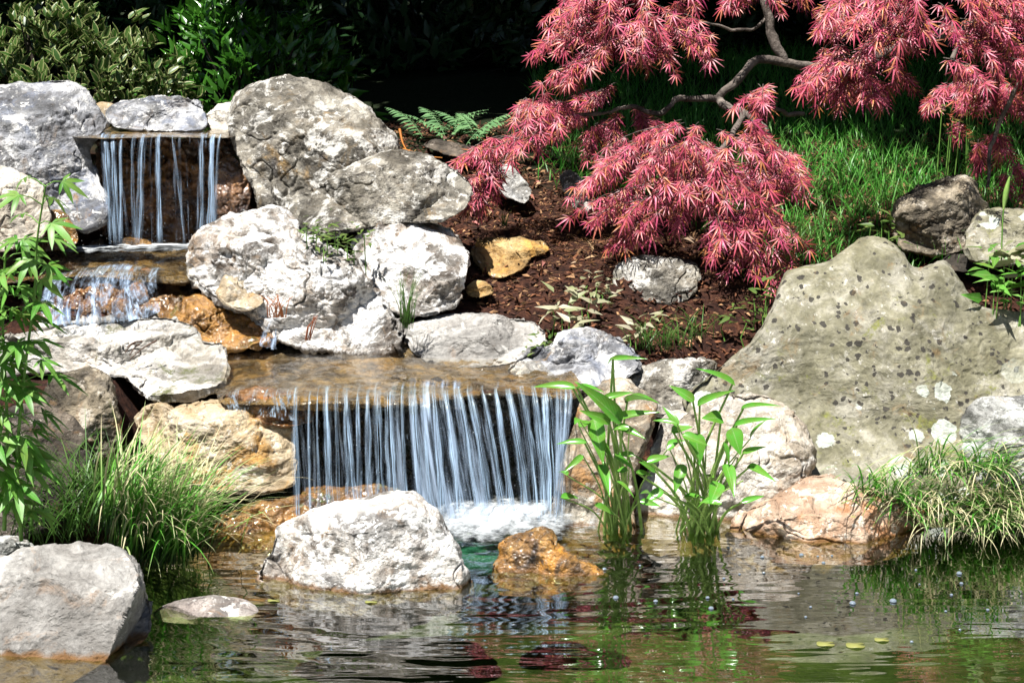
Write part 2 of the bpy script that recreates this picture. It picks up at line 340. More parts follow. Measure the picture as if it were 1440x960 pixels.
    warp = np.stack([fbm(P*6, 11, 3), fbm(P*6, 12, 3), fbm(P*6, 13, 3)], -1)*.025
    d1 = fbm((P+warp)*2.2/s, 1, 4)*.035*s
    rd = 1-np.abs(fbm((P+warp)*7, 21, 4)); d2 = -(np.clip(rd, .45, 1)**6)*.012*(fbm(P*2.5, 43, 2) > -.15)
    cr = fbm((P+warp*1.5)*3.2/s**.5, 31, 3); d3 = -np.exp(-(cr/.02)**2)*.016*crack*(fbm(P*3, 41, 2) > -.1)
    d4 = fbm(P*np.array([22, 22, 34]), 51, 5, .62)*.0062
    # coarse terracing (broken layers)
    q = (P+warp*.8)@nrm(np.array([.3, .2, 1.])); st = fbm(np.stack([q*26, q*0+1, q*0], -1), 61, 2); d5 = st*.003
    V = V+n*((d1+(d2+d3+d4+d5)*min(1, s/.3)**.5)*amp)[:, None]
    org = np.array([V[:, 0].mean(), V[:, 1].mean(), V[:, 2].min()])
    o = link(name, mesh_from(name, V, Fq), mat, parent, org)
    if tagit: tag(o, label, cat, group)
    return o

TOP = lambda x, y, k, nz=1.: (x, y, k, 0, -.18, nz)
# pond edge
rock('boulder', 'flat topped smooth grey stone in the pond at the lower left corner', M['front'],
     [(-50,800),(0,783),(30,772),(80,768),(150,767),(178,778),(200,808),(211,850),(208,892),(160,925),(90,965),(0,985),(-60,985)], 3.72, 4.2, .34,
     planes=[(100,800,.45,.05,-.16,1),(90,900,1.0,-.12,-1,.18),(152,860,.95,1,-.12,-.3),(30,900,1.0,-.2,-1,.25)], TB=.05, K=4, amp=.75, N=420, R=110)
rock('boulder', 'white rounded boulder standing in the pond in front of the wide waterfall', M['white'],
     [(362,815),(383,775),(394,742),(425,722),(470,705),(530,697),(583,697),(610,715),(632,750),(650,790),(664,835),(640,862),(520,866),(400,850)], 4.30, 4.52, .20,
     planes=[(480,735,.5,-.3,-.45,1),(640,790,.5,1,-.5,.3)], TB=.12, K=9, N=420, R=110)
rock('rock', 'small orange stained rock in the pond right of the white boulder', M['orange'],
     [(692,806),(698,778),(714,754),(740,746),(772,750),(788,768),(812,786),(838,798),(852,810),(835,828),(740,832),(700,826)], 4.40, 4.55, .09, TB=.08, K=6, amp=1.1, N=260)
rock('rock', 'pinkish brown rock with an orange waterline at the right edge of the pond', M['pink'],
     [(1026,785),(1035,735),(1052,712),(1090,690),(1125,668),(1165,664),(1200,680),(1245,690),(1275,712),(1300,745),(1290,775),(1180,800),(1050,805)], 4.70, 4.98, .16,
     planes=[(1150,690,.5,0,-.4,1),(1120,750,.9,-.2,-1,.5)], TB=.1, K=8, N=380, R=90)
rock('stone', 'flat low stone breaking the water surface below the tall grass', M['flat'],
     [(214,862),(245,845),(300,836),(345,843),(365,858),(350,874),(300,878),(230,874)], 4.09, 4.20, .03, TB=.04, K=3, amp=.4, N=160, R=30)
rock('stone', 'small grey stone at the left picture edge behind the flat topped stone', M['lichen'],
     [(-40,765),(0,752),(30,756),(52,770),(50,790),(0,800),(-40,800)], 4.35, 4.5, .08, K=5, N=120, R=30)
rock('boulder', 'huge mottled olive grey boulder with a pointed top on the right bank', M['mottled'],
     [(962,565),(1010,520),(1058,482),(1082,440),(1098,392),(1110,380),(1165,368),(1190,350),(1212,336),(1245,338),(1268,355),(1288,375),(1322,366),(1338,372),(1352,392),(1385,430),(1440,440),(1520,452),(1560,600),(1540,720),(1400,740),(1200,740),(1060,740),(1000,660)], 4.98, 5.72, .14,
     planes=[(1230,420,.8,-.1,-.75,.7),(1250,620,1.0,0,-1,.42),(1010,560,.55,-.55,-.7,.5),(1310,420,.75,.3,-.8,.55)], TB=.2, K=3, amp=.5, N=560, R=130, e=4.2, sharp=.02, crack=.3)
rock('boulder', 'white lichen crusted boulder at the right picture edge beside the grass tussock', M['lichen'],
     [(1352,600),(1370,568),(1410,558),(1450,556),(1520,560),(1520,740),(1390,735),(1362,660)], 4.86, 4.99, .1, TB=.1, K=8, N=240)
rock('boulder', 'tall cream boulder leaning beside the right end of the wide waterfall', M['tancream'],
     [(760,768),(772,715),(790,660),(802,610),(818,568),(850,532),(880,530),(905,545),(926,575),(916,612),(902,650),(890,700),(892,775),(830,785)], 4.78, 5.2, .10,
     planes=[(850,640,.9,-.1,-1,.35),(790,700,.6,-1,-.6,.2)], TB=.14, K=7, N=300, R=70)
rock('boulder', 'narrow cream boulder standing between the two clumps of pond plants', M['cream'],
     [(893,775),(898,705),(913,635),(930,590),(950,579),(975,590),(998,640),(998,700),(1005,778)], 4.88, 5.22, .09, TB=.1, K=7, N=240,
     planes=[(940,620,.7,-.2,-.8,.6)])
rock('boulder', 'white topped boulder with an orange streak under the mottled boulder', M['buff'],
     [(945,600),(985,568),(1040,556),(1075,556),(1108,570),(1130,600),(1150,650),(1120,710),(1060,770),(980,775),(960,690)], 4.86, 5.16, .11, TB=.1, K=7, N=300, R=70,
     planes=[(1040,585,.55,0,-.35,1),(1060,660,.9,.1,-1,.35)])
rock('rock', 'grey angular rock wedged beside the top of the mottled boulder', M['grey'],
     [(884,520),(930,508),(985,500),(1008,512),(995,545),(962,578),(928,584),(905,560)], 5.28, 5.5, .08, K=8, N=200, planes=[(940,525,.6,-.1,-.45,1)])
rock('rock', 'tan and grey rock at the right end of the lower ledge', M['bluegrey'],
     [(715,520),(740,497),(775,482),(792,466),(830,461),(868,474),(893,495),(898,518),(862,540),(800,545),(740,534)], 5.30, 5.58, .10, K=9, N=260, planes=[(840,480,.5,.1,-.4,1)])
rock('stone', 'flat oval grey stone lying at the back of the lower ledge', M['front'],
     [(568,468),(590,450),(650,441),(715,446),(755,457),(768,476),(745,502),(700,514),(640,517),(592,503)], 5.45, 5.78, .14, K=4, N=280, planes=[(660,463,.55,0,-.3,1),(660,495,.95,0,-1,.1)], amp=.7)
rock('boulder', 'tan sandstone block at the left side of the wide waterfall', M['tan'],
     [(192,588),(215,570),(262,563),(340,560),(392,561),(410,580),(417,635),(413,680),(375,692),(300,688),(250,668),(203,625)], 4.9, 5.12, .13,
     planes=[(300,575,.5,0,-.3,1),(300,630,1,-.1,-1,.12),(404,630,.7,1,-.5,0)], TB=.12, K=6, N=320, R=80, e=2.8)
rock('boulder', 'long pale slab with a dark mossy corner above the gap on the left', M['slab'],
     [(-50,500),(0,474),(60,458),(130,450),(230,447),(268,458),(286,480),(314,486),(321,520),(308,545),(262,558),(215,560),(196,546),(206,530),(150,528),(80,522),(0,528),(-50,530)], 5.12, 5.58, .12,
     planes=[(150,472,.35,0,-.12,1),(150,505,1,0,-1,.2)], TB=.1, K=5, N=440, R=90, e=3)
rock('rock', 'small tan rock under the left end of the pale slab', M['brown'],
     [(58,570),(78,532),(125,515),(154,530),(167,572),(172,625),(130,650),(80,630)], 4.92, 5.1, .12, K=8, N=220)
rock('boulder', 'grey brown boulder in the shade behind the tall green weed', M['dark'],  # dark material stands in for the shade on this boulder
     [(-60,600),(0,580),(60,566),(108,592),(128,640),(118,700),(70,745),(-60,760)], 4.62, 4.95, .15, K=9, N=280)
rock('rock', 'low orange brown wet rock beneath the tan sandstone block', M['mossorange'],
     [(290,760),(325,718),(390,700),(460,686),(560,690),(560,760),(430,815),(350,822),(300,800)], 4.55, 5.0, .10, K=7, N=240, amp=1.2, planes=[(400,725,.6,0,-.5,1)])
# ledge and the dark wall behind the fall
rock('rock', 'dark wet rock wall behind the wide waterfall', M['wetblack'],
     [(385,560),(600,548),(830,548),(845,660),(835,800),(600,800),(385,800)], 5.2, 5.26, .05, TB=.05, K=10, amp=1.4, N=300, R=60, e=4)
LED = rock('stone', 'broad flat wet ledge of brown stone carrying the water to the wide waterfall', M['ledge'],
     [(296,530),(300,500),(330,488),(420,480),(560,482),(700,500),(800,520),(818,548),(800,562),(740,556),(660,560),(600,570),(520,574),(450,578),(380,572),(310,568)], 5.02, 5.68, .12,
     planes=[(520,520,0,0,-.02,1),(560,565,1,0,-1,-.5)], TB=.05, K=0, amp=.5, N=480, R=100, e=4, sharp=.015)
# upper left
rock('boulder', 'big blue grey boulder at the left of the upper waterfall', M['bluegrey'],
     [(-60,140),(0,124),(45,120),(88,114),(114,124),(138,158),(150,178),(128,212),(140,255),(152,300),(120,325),(60,305),(-60,290)], 6.05, 6.5, .2,
     planes=[(60,140,.4,0,-.4,1),(60,210,1,0,-1,.15),(135,260,.5,1,-.4,-.3)], K=7, N=360, R=80)
rock('rock', 'cream rock at the left picture edge below the blue grey boulder', M['cream'],
     [(-50,250),(0,234),(28,240),(60,262),(72,300),(60,335),(20,352),(-50,352)], 5.85, 6.05, .12, K=8, N=200)
rock('rock', 'small orange rock beside the upper pool at the left', M['orange'],
     [(56,310),(72,296),(92,300),(106,322),(108,342),(80,352),(55,350)], 5.95, 6.08, .06, K=7, N=140, R=30)
rock('rock', 'pale oval rock with a dark top sitting on the upper lip', M['bluegrey'],
     [(150,158),(170,143),(215,134),(260,136),(282,148),(292,172),(280,184),(200,184),(160,178)], 6.42, 6.65, .10, K=6, N=220, planes=[(220,146,.5,0,-.5,1)])
rock('stone', 'little tan stone left of the pale oval rock on the upper lip', M['tan'],
     [(128,152),(142,144),(160,148),(164,166),(150,174),(130,170)], 6.6, 6.7, .05, K=4, N=100, R=24)
rock('stone', 'small cream stone between the upper lip and the tall domed boulder', M['cream'],
     [(288,166),(302,150),(322,142),(342,150),(346,176),(330,186),(300,184)], 6.5, 6.7, .07, K=5, N=120, R=28)
rock('stone', 'thin dark wet slab forming the lip of the upper waterfall', M['ledge'],
     [(98,184),(120,178),(220,180),(325,178),(338,186),(320,194),(230,193),(150,195),(104,193)], 6.18, 6.62, .10, planes=[(220,184,0,0,-.02,1)], TB=.04, K=0, amp=.3, N=260, R=40, e=4)
rock('rock', 'dark brown wet rock face behind the upper waterfall', M['wetbrown'],
     [(138,200),(230,196),(330,200),(350,280),(345,360),(240,366),(140,360)], 6.45, 6.5, .07, K=9, amp=1.5, N=260, R=56, e=3.2)
rock('rock', 'shiny red brown rock right of the upper waterfall', M['wetbrown'],
     [(300,240),(312,222),(330,218),(348,240),(355,270),(348,300),(330,318),(308,305)], 6.2, 6.32, .07, K=11, amp=1.3, N=180, R=40)
rock('boulder', 'tall domed grey boulder right of the upper waterfall', M['grey'],
     [(322,170),(330,146),(352,126),(392,113),(430,112),(478,127),(515,147),(545,180),(564,214),(560,250),(500,290),(455,320),(400,318),(366,296),(356,262),(342,228),(326,196)], 5.98, 6.5, .22,
     planes=[(440,150,.5,.1,-.5,1),(400,230,1,-.25,-1,.25),(500,210,.85,.5,-.8,.35)], K=7, N=460, R=110)
rock('boulder', 'wedge shaped grey boulder below the tall domed boulder', M['grey'],
     [(424,305),(446,268),(486,234),(536,214),(590,216),(640,240),(664,262),(655,292),(622,310),(562,313),(500,322),(452,332),(430,322)], 5.85, 6.2, .18,
     planes=[(600,240,.45,.25,-.3,1),(540,280,1,-.1,-1,.2)], K=7, N=400, R=90)
rock('boulder', 'knobbly white and blue grey boulder in the middle of the cascade', M['white'],
     [(266,352),(288,322),(338,302),(395,294),(416,308),(424,332),(470,348),(505,372),(524,402),(545,432),(566,466),(558,492),(515,499),(460,494),(400,482),(350,442),(310,424),(284,404),(270,385)], 5.5, 5.95, .20,
     planes=[(350,320,.4,-.2,-.4,1),(470,370,.5,.3,-.35,1),(360,390,.95,-.6,-1,0),(440,430,1,.1,-1,.1),(530,450,.7,.8,-.8,.2)], K=12, amp=1.15, N=460, R=110, crack=1.)
rock('boulder', 'bright white rounded boulder beside the mulch slope', M['white'],
     [(493,345),(508,326),(545,309),(590,309),(635,325),(660,356),(657,395),(642,428),(600,443),(560,442),(528,422),(508,382)], 5.66, 6.0, .18,
     planes=[(610,345,.45,.3,-.3,1),(560,390,1,-.2,-1,.15)], K=7, N=340, R=80)
rock('rock', 'yellow ochre rock lying on the mulch slope', M['yellow'],
     [(662,352),(680,334),(710,332),(740,338),(764,340),(772,352),(748,362),(735,378),(702,391),(680,382)], 6.05, 6.3, .07, K=7, N=200, planes=[(715,345,.4,0,-.4,1)])
rock('rock', 'angular grey rock under the left tips of the red maple', M['pale'],
     [(688,248),(702,230),(722,236),(738,255),(747,270),(738,286),(716,278),(698,268)], 6.5, 6.7, .08, K=8, N=160, R=36)
rock('rock', 'brown and grey rock on the mulch below the red maple', M['grey'],
     [(862,388),(878,366),(905,357),(950,362),(980,372),(986,392),(968,420),(930,432),(888,424),(868,408)], 5.85, 6.05, .12, K=8, N=240, planes=[(920,370,.5,0,-.4,1)])
rock('boulder', 'dark sharp edged boulder on the grass at the upper right', M['brown'],  # brown material paints extra shadow onto this boulder
     [(1256,300),(1270,276),(1310,258),(1345,246),(1365,250),(1378,275),(1390,302),(1378,340),(1330,358),(1270,352),(1258,330)], 6.1, 6.4, .16,
     planes=[(1320,262,.35,-.35,.1,1),(1300,310,.8,-.6,-1,-.55),(1370,300,.6,.9,-.6,.1)], K=3, N=280, R=70, e=2.8)
rock('boulder', 'pale rock at the right picture edge beside the dark sharp edged boulder', M['mottled'],
     [(1358,330),(1378,300),(1410,294),(1460,296),(1500,310),(1500,370),(1440,372),(1368,366)], 5.9, 6.2, .13, K=6, N=220, planes=[(1420,310,.5,0,-.4,1)])
rock('stone', 'low dark stone half buried in the mulch behind the mottled boulder', M['dark'],
     [(1325,366),(1340,357),(1385,362),(1402,374),(1380,384),(1338,380)], 5.95, 6.1, .05, K=4, N=120, R=26)
rock('stone', 'flat brown stone on the mulch under the fern', M['dark'],
     [(596,204),(612,196),(640,200),(666,208),(668,220),(648,222),(612,212)], 6.9, 7.1, .06, K=4, N=140, R=30, planes=[(630,203,.4,0,-.2,1)])
rock('stone', 'rounded grey stone at the edge of the shaded grass left of the maple', M['grey'],
     [(786,250),(798,238),(812,244),(826,268),(832,292),(815,300),(798,280)], 6.35, 6.5, .06, K=5, N=120, R=28)
# small cascade
rock('stone', 'brown wet shelf carrying the upper pool over the little cascade', M['ledge'],
     [(-40,360),(60,350),(180,346),(268,352),(278,378),(262,398),(200,396),(130,388),(60,392),(-40,400)], 5.72, 6.4, .10, planes=[(150,362,0,0,-.02,1)], TB=.05, K=3, amp=.8, N=320, R=60, e=3.4)
rock('rock', 'brown wet rock face under the little cascade', M['wetbrown'],
     [(40,385),(120,378),(240,385),(275,420),(260,455),(180,470),(60,470),(30,430)], 5.7, 5.95, .08, K=10, amp=1.5, N=240, R=50)
rock('rock', 'long orange mossy rock in the stream left of the knobbly boulder', M['mossorange'],
     [(176,444),(196,428),(250,420),(320,420),(370,432),(392,452),(384,478),(340,492),(280,488),(230,470),(190,460)], 5.5, 5.75, .12, K=7, N=300, amp=1.2, planes=[(280,432,.5,0,-.4,1)])
rock('stone', 'orange streaked stone stuck to the lower left side of the knobbly boulder', M['tan'],
     [(304,412),(316,388),(340,382),(366,398),(370,424),(350,436),(320,430)], 5.56, 5.72, .05, K=7, N=160, R=34)
rock('stone', 'egg shaped dark stone in the middle of the little cascade', M['wetbrown'],
     [(178,420),(182,402),(194,396),(206,404),(211,422),(200,428),(186,428)], 5.58, 5.64, .05, K=4, N=110, R=26)
rock('stone', 'round dark stone left of the egg shaped stone in the cascade', M['wetbrown'],
     [(158,440),(162,424),(176,418),(186,426),(182,444),(168,448)], 5.56, 5.60, .04, K=4, N=100, R=24)
rock('stone', 'yellow orange flat stone at the foot of the upper waterfall', M['orange'],
     [(154,348),(160,338),(185,334),(208,336),(214,346),(206,354),(170,354)], 6.1, 6.22, .05, K=4, N=120, R=26, amp=.6)
rock('stone', 'small orange stone in the corner below the white rounded boulder', M['yellow'],
     [(656,404),(668,394),(688,398),(694,410),(676,418),(660,414)], 5.85, 5.95, .03, K=4, N=90, R=22)
rock('stone', 'small pale stone beside the flat oval stone on the ledge', M['front'],
     [(620,440),(634,432),(652,434),(658,444),(640,448),(624,446)], 5.85, 5.95, .03, K=3, N=90, R=22)
rock('stone', 'thin brown ledge stone at the left end under the flowing water', M['wetbrown'],
     [(312,560),(340,545),(400,548),(450,562),(440,590),(400,600),(340,590)], 5.0, 5.1, .05, K=6, N=160, R=34)

# ------------------------------------------------------------------ ground
cols = {-1.25: [(-3,.05),(1.2,.05),(2.2,-.3),(4.55,-.3),(4.75,-.02),(4.9,.12),(5.1,.36),(5.6,.38),(5.75,.44),(5.95,.58),(6.45,.58),(6.6,.95),(7,.98),(8,1.1),(10,1.22),(14,1.3)],
        -.85: [(-3,.05),(1.2,.05),(2.2,-.3),(5.3,-.3),(5.4,.1),(5.5,.24),(5.7,.3),(5.8,.42),(6.6,.73),(7.2,.95),(9,1.2),(14,1.3)],
        .15: [(-3,.05),(1.2,.05),(2.2,-.3),(5.3,-.3),(5.4,.1),(5.5,.28),(5.7,.40),(5.85,.5),(6.6,.73),(7.2,.95),(9,1.2),(14,1.3)],
        .4: [(-3,.05),(1.2,.05),(2.2,-.3),(5.25,-.3),(5.35,.1),(5.45,.3),(5.6,.40),(6,.57),(7.5,.93),(9,1.2),(14,1.3)],
        1.0: [(-3,.05),(1.2,.05),(2.2,-.3),(5.3,-.3),(5.5,.1),(5.72,.3),(5.86,.42),(6,.55),(7.5,.93),(9,1.2),(14,1.3)]}
cx = np.array(sorted(cols))
def gz(x, y):
    x = np.asarray(x, float); y = np.asarray(y, float); x = np.broadcast_to(x, np.broadcast(x, y).shape); y = np.broadcast_to(y, x.shape)
    Z = np.stack([np.interp(y, *np.array(cols[c]).T) for c in cx]); i = np.clip(np.searchsorted(cx, x)-1, 0, len(cx)-2); t = np.clip((x-cx[i])/(cx[i+1]-cx[i]), 0, 1)
    z = np.take_along_axis(Z, i[None], 0)[0]*(1-t)+np.take_along_axis(Z, (i+1)[None], 0)[0]*t
    P = np.stack([x, y, x*0], -1); z = z+fbm(P*3, 5, 3)*.018*(z > -.2)+fbm(P*14, 8, 3)*.005
    far = np.clip((y-13)/20, 0, 1); z = z+far*far*9*(y > 13)
    edge = np.clip((np.abs(x)-3.6)/.8, 0, 1); z = np.maximum(z, -.3+edge*.55)
    return z
gx = np.r_[-90, -60, -40, -25, -15, -10, -7, -5.5, np.arange(-4.5, 4.5, .025), 5.5, 7, 10, 15, 25, 40, 60, 90]
gy = np.r_[-60, -30, -15, -8, -3, -1, 1, 2, 3, 3.5, np.arange(4, 9.5, .025), np.arange(9.5, 14, .2), 15, 17, 20, 24, 30, 40, 60, 90]
X, Yg = np.meshgrid(gx, gy); Zg = gz(X, Yg); V = np.stack([X, Yg, Zg], -1).reshape(-1, 3)
def gridf(n, m):
    i = np.arange(n-1)[:, None]; j = np.arange(m-1)[None]; a = i*m+j; return np.stack([a, a+1, a+m+1, a+m], -1).reshape(-1, 4)
m, nt_, out = newmat('mulch_soil'); b = NB(nt_); tc = b.n('ShaderNodeTexCoord').outputs['Object']
n1 = b.noise(tc, 30, 8, .7); n2 = b.noise(tc, 3, 4); col = b.ramp(n1, [(.35, (.012, .006, .004)), (.5, (.045, .018, .012)), (.62, (.10, .04, .022)), (.72, (.2, .1, .05))])
z = b.n('ShaderNodeSeparateXYZ', i_0=tc).outputs[2]; bed = b.ramp(b.noise(tc, 7, 6, .7), [(.35, (.022, .040, .010)), (.6, (.085, .115, .035))])
col = b.mix(b.mapr(z, -.05, .02, 1, 0), col, bed); yy = b.n('ShaderNodeSeparateXYZ', i_0=tc)
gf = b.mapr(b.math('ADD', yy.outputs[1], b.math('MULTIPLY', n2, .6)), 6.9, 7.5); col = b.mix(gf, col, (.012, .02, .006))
bs = b.n('ShaderNodeBsdfPrincipled', i_Roughness=.9); b.set(bs.inputs['Base Color'], col); b.set(bs.inputs['Normal'], b.bump(n1, .03)); bs.inputs['Specular IOR Level'].default_value = .2
nt_.links.new(bs.outputs[0], out.inputs[0]); M['soil'] = m
tag(link('ground', mesh_from('ground', V, gridf(len(gy), len(gx))), M['soil']), kind='structure')

# ------------------------------------------------------------------ leaf templates (y = along, z = normal)
def lance(w=.3, fold=.06, droop=.12, seg=4, tipw=.45):
    t = np.linspace(0, 1, seg+1); wd = w*np.sin(np.pi*np.clip(t, 0, 1)**tipw)**.9*(1-t*.2)/2; wd[0] = .012; wd[-1] = .0
    V = []; U = []
    for i, ti in enumerate(t):
        zc = -droop*ti*ti
        V += [(-wd[i], ti, zc+fold*wd[i]/w*2), (0, ti, zc-.0), (wd[i], ti, zc+fold*wd[i]/w*2)]; U += [(0, ti), (.5, ti), (1, ti)]
    Fc = []
    for i in range(seg):
        a = i*3
        for k in (0, 1): Fc += [(a+k, a+k+1, a+k+4), (a+k, a+k+4, a+k+3)]
    return np.array(V), np.array(Fc), np.array(U)
def palmate(angs, lens, w=.2, droop=.18, stem=.0):
    V = []; Fc = []; U = []
    for a, L in zip(angs, lens):
        a = radians(a); d = np.array([sin(a), cos(a)]); s = np.array([cos(a), -sin(a)]); n = len(V)
        for (t, ww, z) in ((0, .10, 0), (.3, .8, .02), (.62, .7, -.01), (1, 0, 0)):
            zc = -droop*(t*L)**2+z
            if t in (0, 1):
                p = d*t*L; V.append((p[0], p[1], zc)); U.append((.5, t))
            else:
                for q in (-1, 0, 1):
                    p = d*t*L+s*q*ww*w*L/2; V.append((p[0], p[1], zc+abs(q)*.015)); U.append((.5+q*.5, t))
        # 0 base,1-3,4-6,7 tip
        Fc += [(n, n+1, n+2), (n, n+2, n+3), (n+1, n+4, n+5), (n+1, n+5, n+2), (n+2, n+5, n+6), (n+2, n+6, n+3), (n+4, n+7, n+5), (n+5, n+7, n+6)]
    return np.array(V), np.array(Fc), np.array(U)
MAPLE = palmate((-98, -66, -36, -8, 22, 52, 84), (.48, .74, .93, 1., .95, .78, .5), w=.125, droop=.25)
MAPLE2 = palmate((-80, -45, -15, 12, 40, 74), (.55, .85, 1., .98, .85, .55), w=.125, droop=.42)
LEAF = lance(.36, .05, .15); NARROW = lance(.22, .05, .2); WEED = palmate((-80, -40, 0, 38, 76), (.5, .82, 1., .85, .52), w=.27, droop=.3)
OVAL = lance(.48, .09, .12, 5, .7)
HEART = lance(.55, .09, .22, 12, .62)
def rdir(n, rg=RNG): return nrm(rg.normal(size=(n, 3)))

def blades(G, roots, az, lean, L, w, seg=6, curl=1.2, rg=RNG, up=0.0):
    """arching grass blades: ribbons starting upright and curling over towards az"""
    n = len(roots); t = np.linspace(0, 1, seg+1)
    ang = (lean[:, None]+curl[:, None]*t[None]**1.4) if hasattr(curl, '__len__') else lean[:, None]+curl*t[None]**1.4
    ds = (L/seg)[:, None]; hx = np.cumsum(np.sin(ang)*ds, 1)-np.sin(ang[:, :1])*ds; hz = np.cumsum(np.cos(ang)*ds, 1)-np.cos(ang[:, :1])*ds
    dirh = np.stack([np.cos(az), np.sin(az), az*0], -1); side = np.stack([-np.sin(az), np.cos(az), az*0], -1)
    wob = (rg.normal(0, .03, n)*L)[:, None]*t[None]**2
    c = roots[:, None]+dirh[:, None]*hx[..., None]+np.array([0, 0, 1.])*hz[..., None]+side[:, None]*wob[..., None]
    # twist ribbon partly towards viewer so that it never disappears edge-on
    tw = rg.uniform(-.9, .9, n)[:, None, None]; sv = nrm(side[:, None]+tw*dirh[:, None])
    ww = (w[:, None]*(1-t[None]**2.2)*(.55+.9*t[None]*(1-t[None])*2))[..., None]*.5
    V = np.stack([c-sv*ww, c+sv*ww], 2).reshape(-1, 3); k = 2*(seg+1)
    U = np.tile(np.stack([np.tile([0, 1], seg+1), np.repeat(t, 2)], -1), (n, 1))
    f = []
    for i in range(seg): a = 2*i; f += [(a, a+1, a+3), (a, a+3, a+2)]
    f = np.array(f); G.add(V, (f[None]+(np.arange(n)*k)[:, None, None]).reshape(-1, 3), U)

# mulch chips
def keep_ground(x, y): return gz(x, y) > .02
n = 26000; x = RNG.uniform(-1.3, 2.4, n); y = RNG.uniform(5.3, 7.6, n); k = (gz(x, y) > .3) & ~((x < -.75) & (y < 6.5)); x, y = x[k], y[k]; n = len(x)
G = Geo(); CH = (np.array([(-.5, 0, 0), (.5, .1, 0), (.35, 1, .12), (-.4, .9, .1), (0, .5, .28)]), np.array([(0, 1, 4), (1, 2, 4), (2, 3, 4), (3, 0, 4)]), np.zeros((5, 2)))
ax = rdir(n); ax[:, 2] *= .35; G.inst(CH, np.stack([x, y, gz(x, y)+.002], -1), ax, np.tile([0, 0, 1.], (n, 1))+RNG.normal(0, .3, (n, 3)), RNG.uniform(.010, .038, n), RNG.uniform(.004, .014, n))
M['chip'] = leaf_mat('bark_chips', [(.02, .008, .006), (.05, .02, .012), (.08, .03, .018), (.04, .018, .012), (.15, .06, .03), (.06, .025, .015), (.42, .24, .12), (.03, .012, .01), (.06, .025, .015), (.24, .1, .05)], trans=0, rough=.8, spec=.2)
tag(G.build('bark_mulch', M['chip'], smooth=False), 'reddish brown bark mulch chips covering the slope', 'mulch', kind='stuff')
# dry needles (orange)
G = Geo(); n = 1500; x = np.r_[RNG.normal(.35, .22, n//2), RNG.uniform(-.6, .9, n-n//2)]; y = np.r_[RNG.normal(6.45, .14, n//2), RNG.uniform(5.8, 7.2, n-n//2)]
blades(G, np.stack([x, y, gz(x, y)+.006], -1), RNG.uniform(0, 6.28, n), np.full(n, 1.35), RNG.uniform(.03, .08, n), np.full(n, .0022), 3, .3)
M['needle'] = leaf_mat('dry_needles', [(.4, .17, .05), (.5, .28, .12), (.25, .1, .04), (.55, .36, .2)], trans=.1, rough=.7)
tag(G.build('dry_needles', M['needle']), 'orange dry needles strewn over the mulch beneath the maple', 'needles', kind='stuff')

G = Geo(); n = 420; x = RNG.uniform(-.8, 1.6, n); y = RNG.uniform(5.4, 7.3, n); k = (gz(x, y) > .3) & ~((x < -.7) & (y < 6.5)); x, y = x[k], y[k]; n = len(x); ax = rdir(n); ax[:, 2] *= .25
FL = lance(.45, .12, .3, 4); G.inst(FL, np.stack([x, y, gz(x, y)+.012], -1), ax, np.array([0, 0, 1.])+RNG.normal(0, .35, (n, 3)), RNG.uniform(.02, .055, n))
M['deadleaf'] = leaf_mat('dead_leaves', [(.35, .2, .1), (.5, .36, .2), (.2, .08, .04), (.55, .2, .18), (.1, .05, .03), (.4, .3, .2)], trans=.1, rough=.7)
tag(G.build('fallen_leaves', M['deadleaf']), 'curled dead leaves scattered over the bark mulch', 'fallen leaves', kind='stuff')

# ------------------------------------------------------------------ water
def water_mat(name, tint=(.80, .88, .64), rough=.01, k=2.4):
    m, nt, out = newmat(name); b = NB(nt)
    fr = b.n('ShaderNodeFresnel', i_IOR=1.36).outputs[0]; fr = b.math('MINIMUM', b.math('MULTIPLY', fr, k), 1.)
    tr = b.n('ShaderNodeBsdfTransparent', i_0=(*tint, 1)); gl = b.n('ShaderNodeBsdfGlossy', i_Roughness=rough); gl.inputs[0].default_value = (1, 1, 1, 1)
    mx = b.n('ShaderNodeMixShader', i_0=fr); nt.links.new(tr.outputs[0], mx.inputs[1]); nt.links.new(gl.outputs[0], mx.inputs[2]); nt.links.new(mx.outputs[0], out.inputs[0]); return m
M['water'] = water_mat('pond_water')
wx = np.r_[-4, -3.2, -2.6, np.arange(-2.1, 2.1, .010), 2.6, 3.2, 4]; wy = np.r_[1.8, 2.4, 2.9, np.arange(3.3, 5.4, .0055), 5.6]
X, Yw = np.meshgrid(wx, wy); P = np.stack([X, Yw, X*0], -1)
r = np.hypot((X-.02)*.8, Yw-4.85); wz = fbm(P*.9, 71, 2)
ring = np.sin(r*62+wz*5+fbm(P*3, 72, 2)*1.3)*.0005*np.exp(-((r-.25)/1.1)**2)+np.sin(r*103+wz*7+X*3)*.00032*np.exp(-(r/1.0)**2)
long_ = fbm(P*np.array([2.2, 13, 1]), 74, 3)*.0004+fbm(P*np.array([5, 34, 1]), 78, 3)*.0004
chop = fbm(P*np.array([14, 18, 1]), 76, 4)*.012*np.exp(-((X+.02)/.33)**2-((Yw-4.72)/.26)**2)
damp = np.clip((1.15-X)/.8, .25, 1)*np.clip((X+1.5)/.7, .35, 1)
Zw = (ring*damp+long_*(.35+.65*damp)+chop)*np.clip((5.4-Yw)/.3, 0, 1)
tag(link('water', mesh_from('water', np.stack([X, Yw, Zw], -1).reshape(-1, 3), gridf(len(wy), len(wx))), M['water']), kind='structure')

